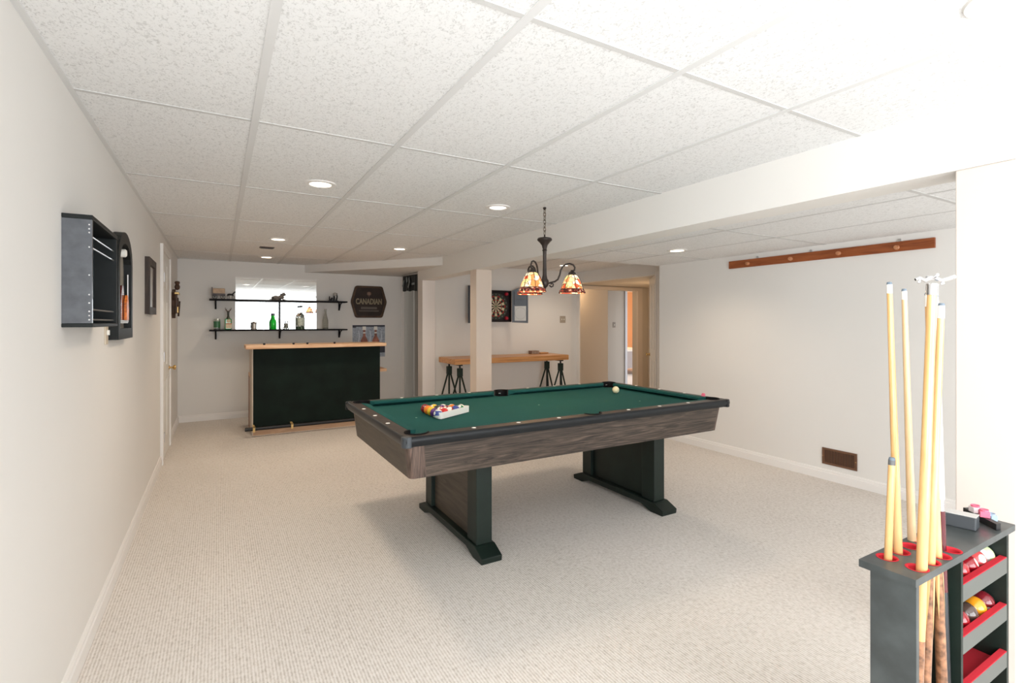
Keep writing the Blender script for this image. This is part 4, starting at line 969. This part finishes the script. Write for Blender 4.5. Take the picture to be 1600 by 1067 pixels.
# round sign with CANADIAN lettering
sg = thing('beer_sign', 'dark brown hexagonal tavern sign lettered CANADIAN beside the shelves', 'sign', (2.055, YB, 1.67))
def hexo(f, r=.035):
    P6 = [(-.212, .252), (.212, .252), (.283, 0), (.212, -.252), (-.212, -.252), (-.283, 0)]
    out = []
    for k in range(6):
        p = Vector(P6[k]); a = Vector(P6[k-1]); b_ = Vector(P6[(k+1) % 6])
        da = (a-p).normalized(); db = (b_-p).normalized()
        for q in range(5):
            s_ = q/4; c0 = p+da*r; c1 = p+db*r
            pt_ = c0*(1-s_)**2+p*2*s_*(1-s_)+c1*s_**2; out.append((2.055+pt_.x*f, 1.670+pt_.y*f))
    return out
SGM = mat('sign_brown', (.075, .040, .020), .5, spec=.3, var=.3, vscale=8); SGD = mat('sign_dark', (.028, .015, .009), .5, spec=.3, var=.4, vscale=6)
MB().prism(hexo(1), 'y', YB-.025, YB).build('plaque', SGD, sg, bevel=.004)
o1 = hexo(1); o2 = hexo(.88); rg_ = MB()
for k in range(len(o1)):
    k2 = (k+1) % len(o1)
    rg_.hexa([(o1[k][0], YB-.034, o1[k][1]), (o1[k2][0], YB-.034, o1[k2][1]), (o2[k2][0], YB-.034, o2[k2][1]), (o2[k][0], YB-.034, o2[k][1])],
             [(o1[k][0], YB-.02, o1[k][1]), (o1[k2][0], YB-.02, o1[k2][1]), (o2[k2][0], YB-.02, o2[k2][1]), (o2[k][0], YB-.02, o2[k][1])])
rg_.build('raised_rim', SGM, sg)
SM = Matrix.Rotation(PI/2, 4, 'X')
text_mesh('CANADIAN', .098, .003, mat('sign_gold', (.24, .19, .11), .4), Matrix.Translation((2.055, YB-.028, 1.672)) @ SM @ Matrix.Diagonal((.80, 1.25, 1, 1)), 'lettering', sg, .003)
lf = MB(); pts = []
for k in range(22):
    a = PI/2+2*PI*k/22; r = .042 if k % 2 == 0 else .022
    pts.append((2.055+r*math.cos(a), 1.80+r*math.sin(a)*.9))
lf.prism(pts, 'y', YB-.030, YB-.025); lf.tube([(2.055, YB-.028, 1.765), (2.055, YB-.028, 1.745)], .003, 6)
lf.build('leaf_emblem', mat('sign_copper', (.20, .11, .07), .4), sg)
MB().box(1.90, 2.21, YB-.029, YB-.025, 1.52, 1.535).box(1.93, 2.18, YB-.029, YB-.025, 1.555, 1.59).build('lower_band', mat('sign_dull', (.10, .075, .055), .4), sg)
# poster of jeans and bottles
po = thing('jeans_poster', 'poster of blue denim with two brown beer bottles, behind the bar', 'poster', (2.06, YB, 1.05))
DENIM = wood('denim_print', (.10, .12, .16), (.34, .38, .45), (.62, .66, .72), (3, 3, 14), 4, .5, 3.5)
MB().box(1.805, 2.315, YB-.003, YB-.0005, .795, 1.302).build('sheet', DENIM, po)
DKP = mat('poster_dark', (.03, .03, .045), .5)
MB().box(1.805, 2.315, YB-.0042, YB-.003, 1.275, 1.302).box(1.805, 1.86, YB-.0042, YB-.003, 1.262, 1.28).box(1.96, 2.0, YB-.0042, YB-.003, 1.25, 1.28).box(2.22, 2.315, YB-.0042, YB-.003, .86, 1.0).build('dark_print', DKP, po)
for x in (1.985, 2.165):
    MB().prism([(x-.055, 1.0), (x+.055, 1.0), (x+.055, 1.06), (x+.02, 1.13), (x+.016, 1.24), (x-.016, 1.24), (x-.02, 1.13), (x-.055, 1.06)], 'y', YB-.0055, YB-.0043).build('bottle_print', mat('brown_bottle_print', (.30, .10, .06), .4, var=.5, vscale=14), po)
    MB().prism([(x-.03, 1.225), (x+.03, 1.225), (x+.026, 1.28), (x-.026, 1.28)], 'y', YB-.0062, YB-.0056).prism([(x-.018, 1.17), (x+.018, 1.17), (x+.018, 1.19), (x-.018, 1.19)], 'y', YB-.0062, YB-.0056).build('white_print', IVORY, po)
WP = MB()
for x in (1.90, 2.075, 2.25): WP.prism([(x-.012, 1.04), (x+.004, 1.03), (x+.02, 1.12), (x+.004, 1.22), (x-.006, 1.21), (x+.006, 1.12)], 'y', YB-.0050, YB-.0036)
WP.build('pale_fold', mat('pale_denim', (.62, .66, .72), .5), po)
# black banner hung in the corridor opening
bn = thing('hanging_banner', 'black cloth banner with pale markings hanging high beside the back wall', 'banner', (2.57, 7.75, 1.95))
bm_ = MB(); N = 18; top_z, bot_z = 2.07, 1.825
for k in range(N):
    def pt(i, z, d): y = 7.40+i/N*.70; return (2.567+.010*math.sin(i*1.9)+d, y, z+(.02*(i/N)) if z > 2 else z+.022*(i/N)-.006*math.sin(i*.9))
    bm_.hexa([pt(k, bot_z, 0), pt(k+1, bot_z, 0), pt(k+1, bot_z, .004), pt(k, bot_z, .004)], [pt(k, top_z, 0), pt(k+1, top_z, 0), pt(k+1, top_z, .004), pt(k, top_z, .004)])
bmesh.ops.remove_doubles(bm_.bm, verts=bm_.bm.verts, dist=.0001)
bm_.build('cloth', mat('black_banner', (.022, .025, .025), .5, bump=.2), bn, True)
pk = MB()
def fig(pts): pk.prism(pts, 'x', 2.549, 2.553)
fig([(8.02, 1.90), (8.07, 1.93), (8.00, 2.01), (7.96, 2.02)])
fig([(7.76, 1.88), (7.80, 1.90), (7.74, 1.96), (7.76, 2.03), (7.72, 2.05), (7.68, 1.98)])
fig([(7.47, 1.92), (7.60, 1.92), (7.60, 1.95), (7.47, 1.95)])
fig([(7.80, 1.99), (7.86, 1.97), (7.88, 2.05), (7.83, 2.06)])
pk.build('pale_print', mat('banner_pale', (.26, .29, .29), .5), bn)
MB().tube([(2.567, 7.38, 2.085), (2.567, 8.12, 2.105)], .008, 8).build('hanging_rod', WHITE, bn)

# ------------------------------------------------------------------ alcove: dart cabinet and bar table
DY = 7.06
dc = thing('dart_cabinet', 'open dart cabinet with red and black dartboard and blue-grey chalkboard door', 'dartboard cabinet', (3.71, DY, 1.6))
NAVY = mat('cabinet_black_blue', (.05, .065, .085), .4)
bx = MB(); dx0, dx1, dz0, dz1 = 3.455, 3.965, 1.352, 1.842
bx.box(dx0, dx1, DY-.012, DY, dz0, dz1).box(dx0, dx0+.012, DY-.075, DY-.012, dz0, dz1).box(dx1-.012, dx1, DY-.075, DY-.012, dz0, dz1).box(dx0+.012, dx1-.012, DY-.075, DY-.012, dz0, dz0+.012).box(dx0+.012, dx1-.012, DY-.075, DY-.012, dz1-.012, dz1)
bx.build('case', mat('case_black', (.02, .012, .012), .5), dc)
def dart_mat():
    m, nt, b = new_mat('dartboard_face')
    tc = nt.nodes.new('ShaderNodeTexCoord'); sp = nt.nodes.new('ShaderNodeSeparateXYZ'); nt.links.new(tc.outputs['Object'], sp.inputs[0])
    def F(op, a, b2=None):
        k = nt.nodes.new('ShaderNodeMath'); k.operation = op
        for i, q in enumerate((a, b2)):
            if q is None: continue
            if isinstance(q, (int, float)): k.inputs[i].default_value = q
            else: nt.links.new(q, k.inputs[i])
        return k.outputs[0]
    x, z = sp.outputs['X'], sp.outputs['Z']
    an = F('ARCTAN2', z, x); seg = F('GREATER_THAN', F('SINE', F('ADD', F('MULTIPLY', an, 10.0), PI/2)), 0.0)
    r = F('SQRT', F('ADD', F('MULTIPLY', x, x), F('MULTIPLY', z, z)))
    def mix(f, a, b2):
        k = nt.nodes.new('ShaderNodeMix'); k.data_type = 'RGBA'
        for nm, q in (('A', a), ('B', b2)):
            if isinstance(q, tuple): k.inputs[nm].default_value = q
            else: nt.links.new(q, k.inputs[nm])
        nt.links.new(f, k.inputs['Factor']); return k.outputs['Result']
    base = mix(seg, (.62, .52, .36, 1), (.03, .02, .015, 1))
    rings = mix(seg, (.05, .12, .05, 1), (.42, .02, .02, 1))
    def band(a, b2): return F('MULTIPLY', F('GREATER_THAN', r, a), F('LESS_THAN', r, b2))
    c_ = mix(band(.095, .107), base, rings); c_ = mix(band(.152, .166), c_, rings)
    c_ = mix(F('GREATER_THAN', r, .166), c_, (.035, .035, .03, 1)); c_ = mix(F('LESS_THAN', r, .014), c_, (.10, .16, .08, 1))
    nt.links.new(c_, b.inputs['Base Color']); b.inputs['Roughness'].default_value = .8
    return m
db = MB(local=True).lathe([(0, -.02), (.21, -.02), (.216, -.014), (.216, 0), (0, 0)], (0, 0, 0), 40, 'y').build('dartboard', dart_mat(), dc)
db.location = (0, -.013, -.006)
text = MB(); 
for k in range(20):
    a = k*PI/10
    text.box(3.71+.19*math.cos(a)-.006, 3.71+.19*math.cos(a)+.006, DY-.036, DY-.033, 1.594+.19*math.sin(a)-.009, 1.594+.19*math.sin(a)+.009)
text.build('number_ring', mat('wire_white', (.16, .17, .15), .4), db)
for z in (1.79, 1.41):
    MB().lathe([(0, -.03), (.024, -.03), (.03, 0), (0, 0)], (3.892, DY-.035, z), 8, 'y').build('dart_flights', mat('dart_red', (.42, .01, .03), .5), dc)
DGR = mat('chalkboard_bluegrey', (.20, .235, .28), .45, var=.1, vscale=6)
def door_leaf(hinge_x, ang, s, nm):
    d = MB(local=True)
    w_ = .262; pts = [(0, 1.345), (w_*s, 1.335), (w_*s, 1.895), (w_*.55*s, 1.895), (w_*.30*s, 1.872), (0, 1.842)]
    d.prism(pts, 'y', -.011, .011)
    o = d.build('cabinet_door', DGR if s > 0 else NAVY, dc, bevel=.002)
    o.location = (hinge_x-3.71, -.086, -1.6); o.rotation_euler = (0, 0, ang)
    return o
dl = door_leaf(3.972, math.radians(-50), 1, 'r')
MB(local=True).box(.045, .235, -.0135, -.011, 1.37, 1.60).build('score_sheet', mat('white_sheet', (.88, .90, .89), .5), dl)
MB(local=True).lathe([(.088, -.0145), (.092, -.0145), (.092, -.0135), (.088, -.0135)], (.14, 0, 1.487), 28, 'y').build('printed_ring', mat('pale_ring', (.60, .63, .60), .5), dl)
MB(local=True).box(.03, .05, -.016, -.011, 1.62, 1.83).box(.245, .256, -.016, -.011, 1.36, 1.86).box(.07, .22, -.013, -.011, 1.70, 1.705).build('moulding', mat('door_trim_grey', (.12, .145, .18), .4), dl)
door_leaf(3.448, math.radians(12), -1, 'l')
tb = thing('bar_table', 'narrow butcher-block table on dark green screw-jack trestles against the alcove wall', 'table', (3.7, 6.7, 0))
MB().box(2.755, 4.66, 6.41, 7.0, .768, .845).build('tabletop', BUTCH, tb, bevel=.008)
GRN = mat('dark_green_iron', (.008, .022, .016), .5, .2)
def trestle_leg(x, y):
    L = MB().box(x-.033, x+.033, y-.033, y+.033, .60, .715).build('leg', GRN, tb, bevel=.006)
    MB().tube([(x, y, .10), (x, y, .755)], .013, 10).build('screw', NEARBLK, L, True)
    st = MB()
    F4 = []
    for q in range(3):
        a = -PI/2+q*2*PI/3+PI/6 if False else (PI*q*2/3)+.12
        f = (x+.21*math.cos(a), y+.21*math.sin(a), .0); F4.append(f)
        st.tube([(x+.02*math.cos(a), y+.02*math.sin(a), .62), f], [.013, .011], 8)
    mids = [(f[0]*.60+x*.40, f[1]*.60+y*.40, .25) for f in F4]
    for q in range(3): st.tube([mids[q], mids[(q+1) % 3]], .006, 6)
    st.build('tripod', GRN, L, True)
for x, ya, yb in ((2.86, 6.48, 6.86), (4.55, 6.48, 6.86)):
    MB().box(x-.02, x+.02, ya-.05, yb+.05, .750, .768).build('cross_bar', NEARBLK, tb)
    trestle_leg(x, ya); trestle_leg(x, yb)
bxx = thing('coaster_box', 'small brown slatted box on the right part of the alcove table', 'box', (4.35, 6.86, .845))
MB().box(4.245, 4.385, 6.83, 6.93, .845, .895).build('body', mat('box_brown', (.25, .15, .10), .6, var=.2, vscale=40), bxx)
s = MB()
for k in range(5): s.box(4.25+k*.028, 4.268+k*.028, 6.824, 6.83, .85, .892)
s.build('slat', mat('box_pale', (.42, .32, .25), .6), bxx)
o = MB().box(4.40, 4.56, 6.82, 6.94, .845, .866).build('wooden_tray', BUTCH, None, bevel=.01); tag(o, 'low wooden tray beside the slatted box on the alcove table', 'tray')

# ------------------------------------------------------------------ bedroom glimpse
bd_ = thing('bed', 'bed with pale coverlet glimpsed in the orange-lit room', 'bed', (9.3, 10.2, 0))
rotm = Matrix.Identity(4)
MB().box(8.55, 9.9, 9.85, 11.8, .38, .60).build('mattress', mat('grey_skirt', (.42, .38, .36), .8), bd_, bevel=.03)
MB().box(8.52, 9.93, 9.82, 11.8, .59, .64).build('coverlet', mat('pale_coverlet', (.80, .76, .70), .8), bd_, bevel=.02)
MB().box(8.54, 9.91, 9.835, 9.85, .16, .60).build('bed_skirt', mat('grey_lilac_skirt', (.42, .38, .38), .85), bd_)
for x in (8.6, 9.3, 9.8): MB().box(x, x+.06, 9.90, 9.96, 0, .38).build('leg', DKW, bd_)
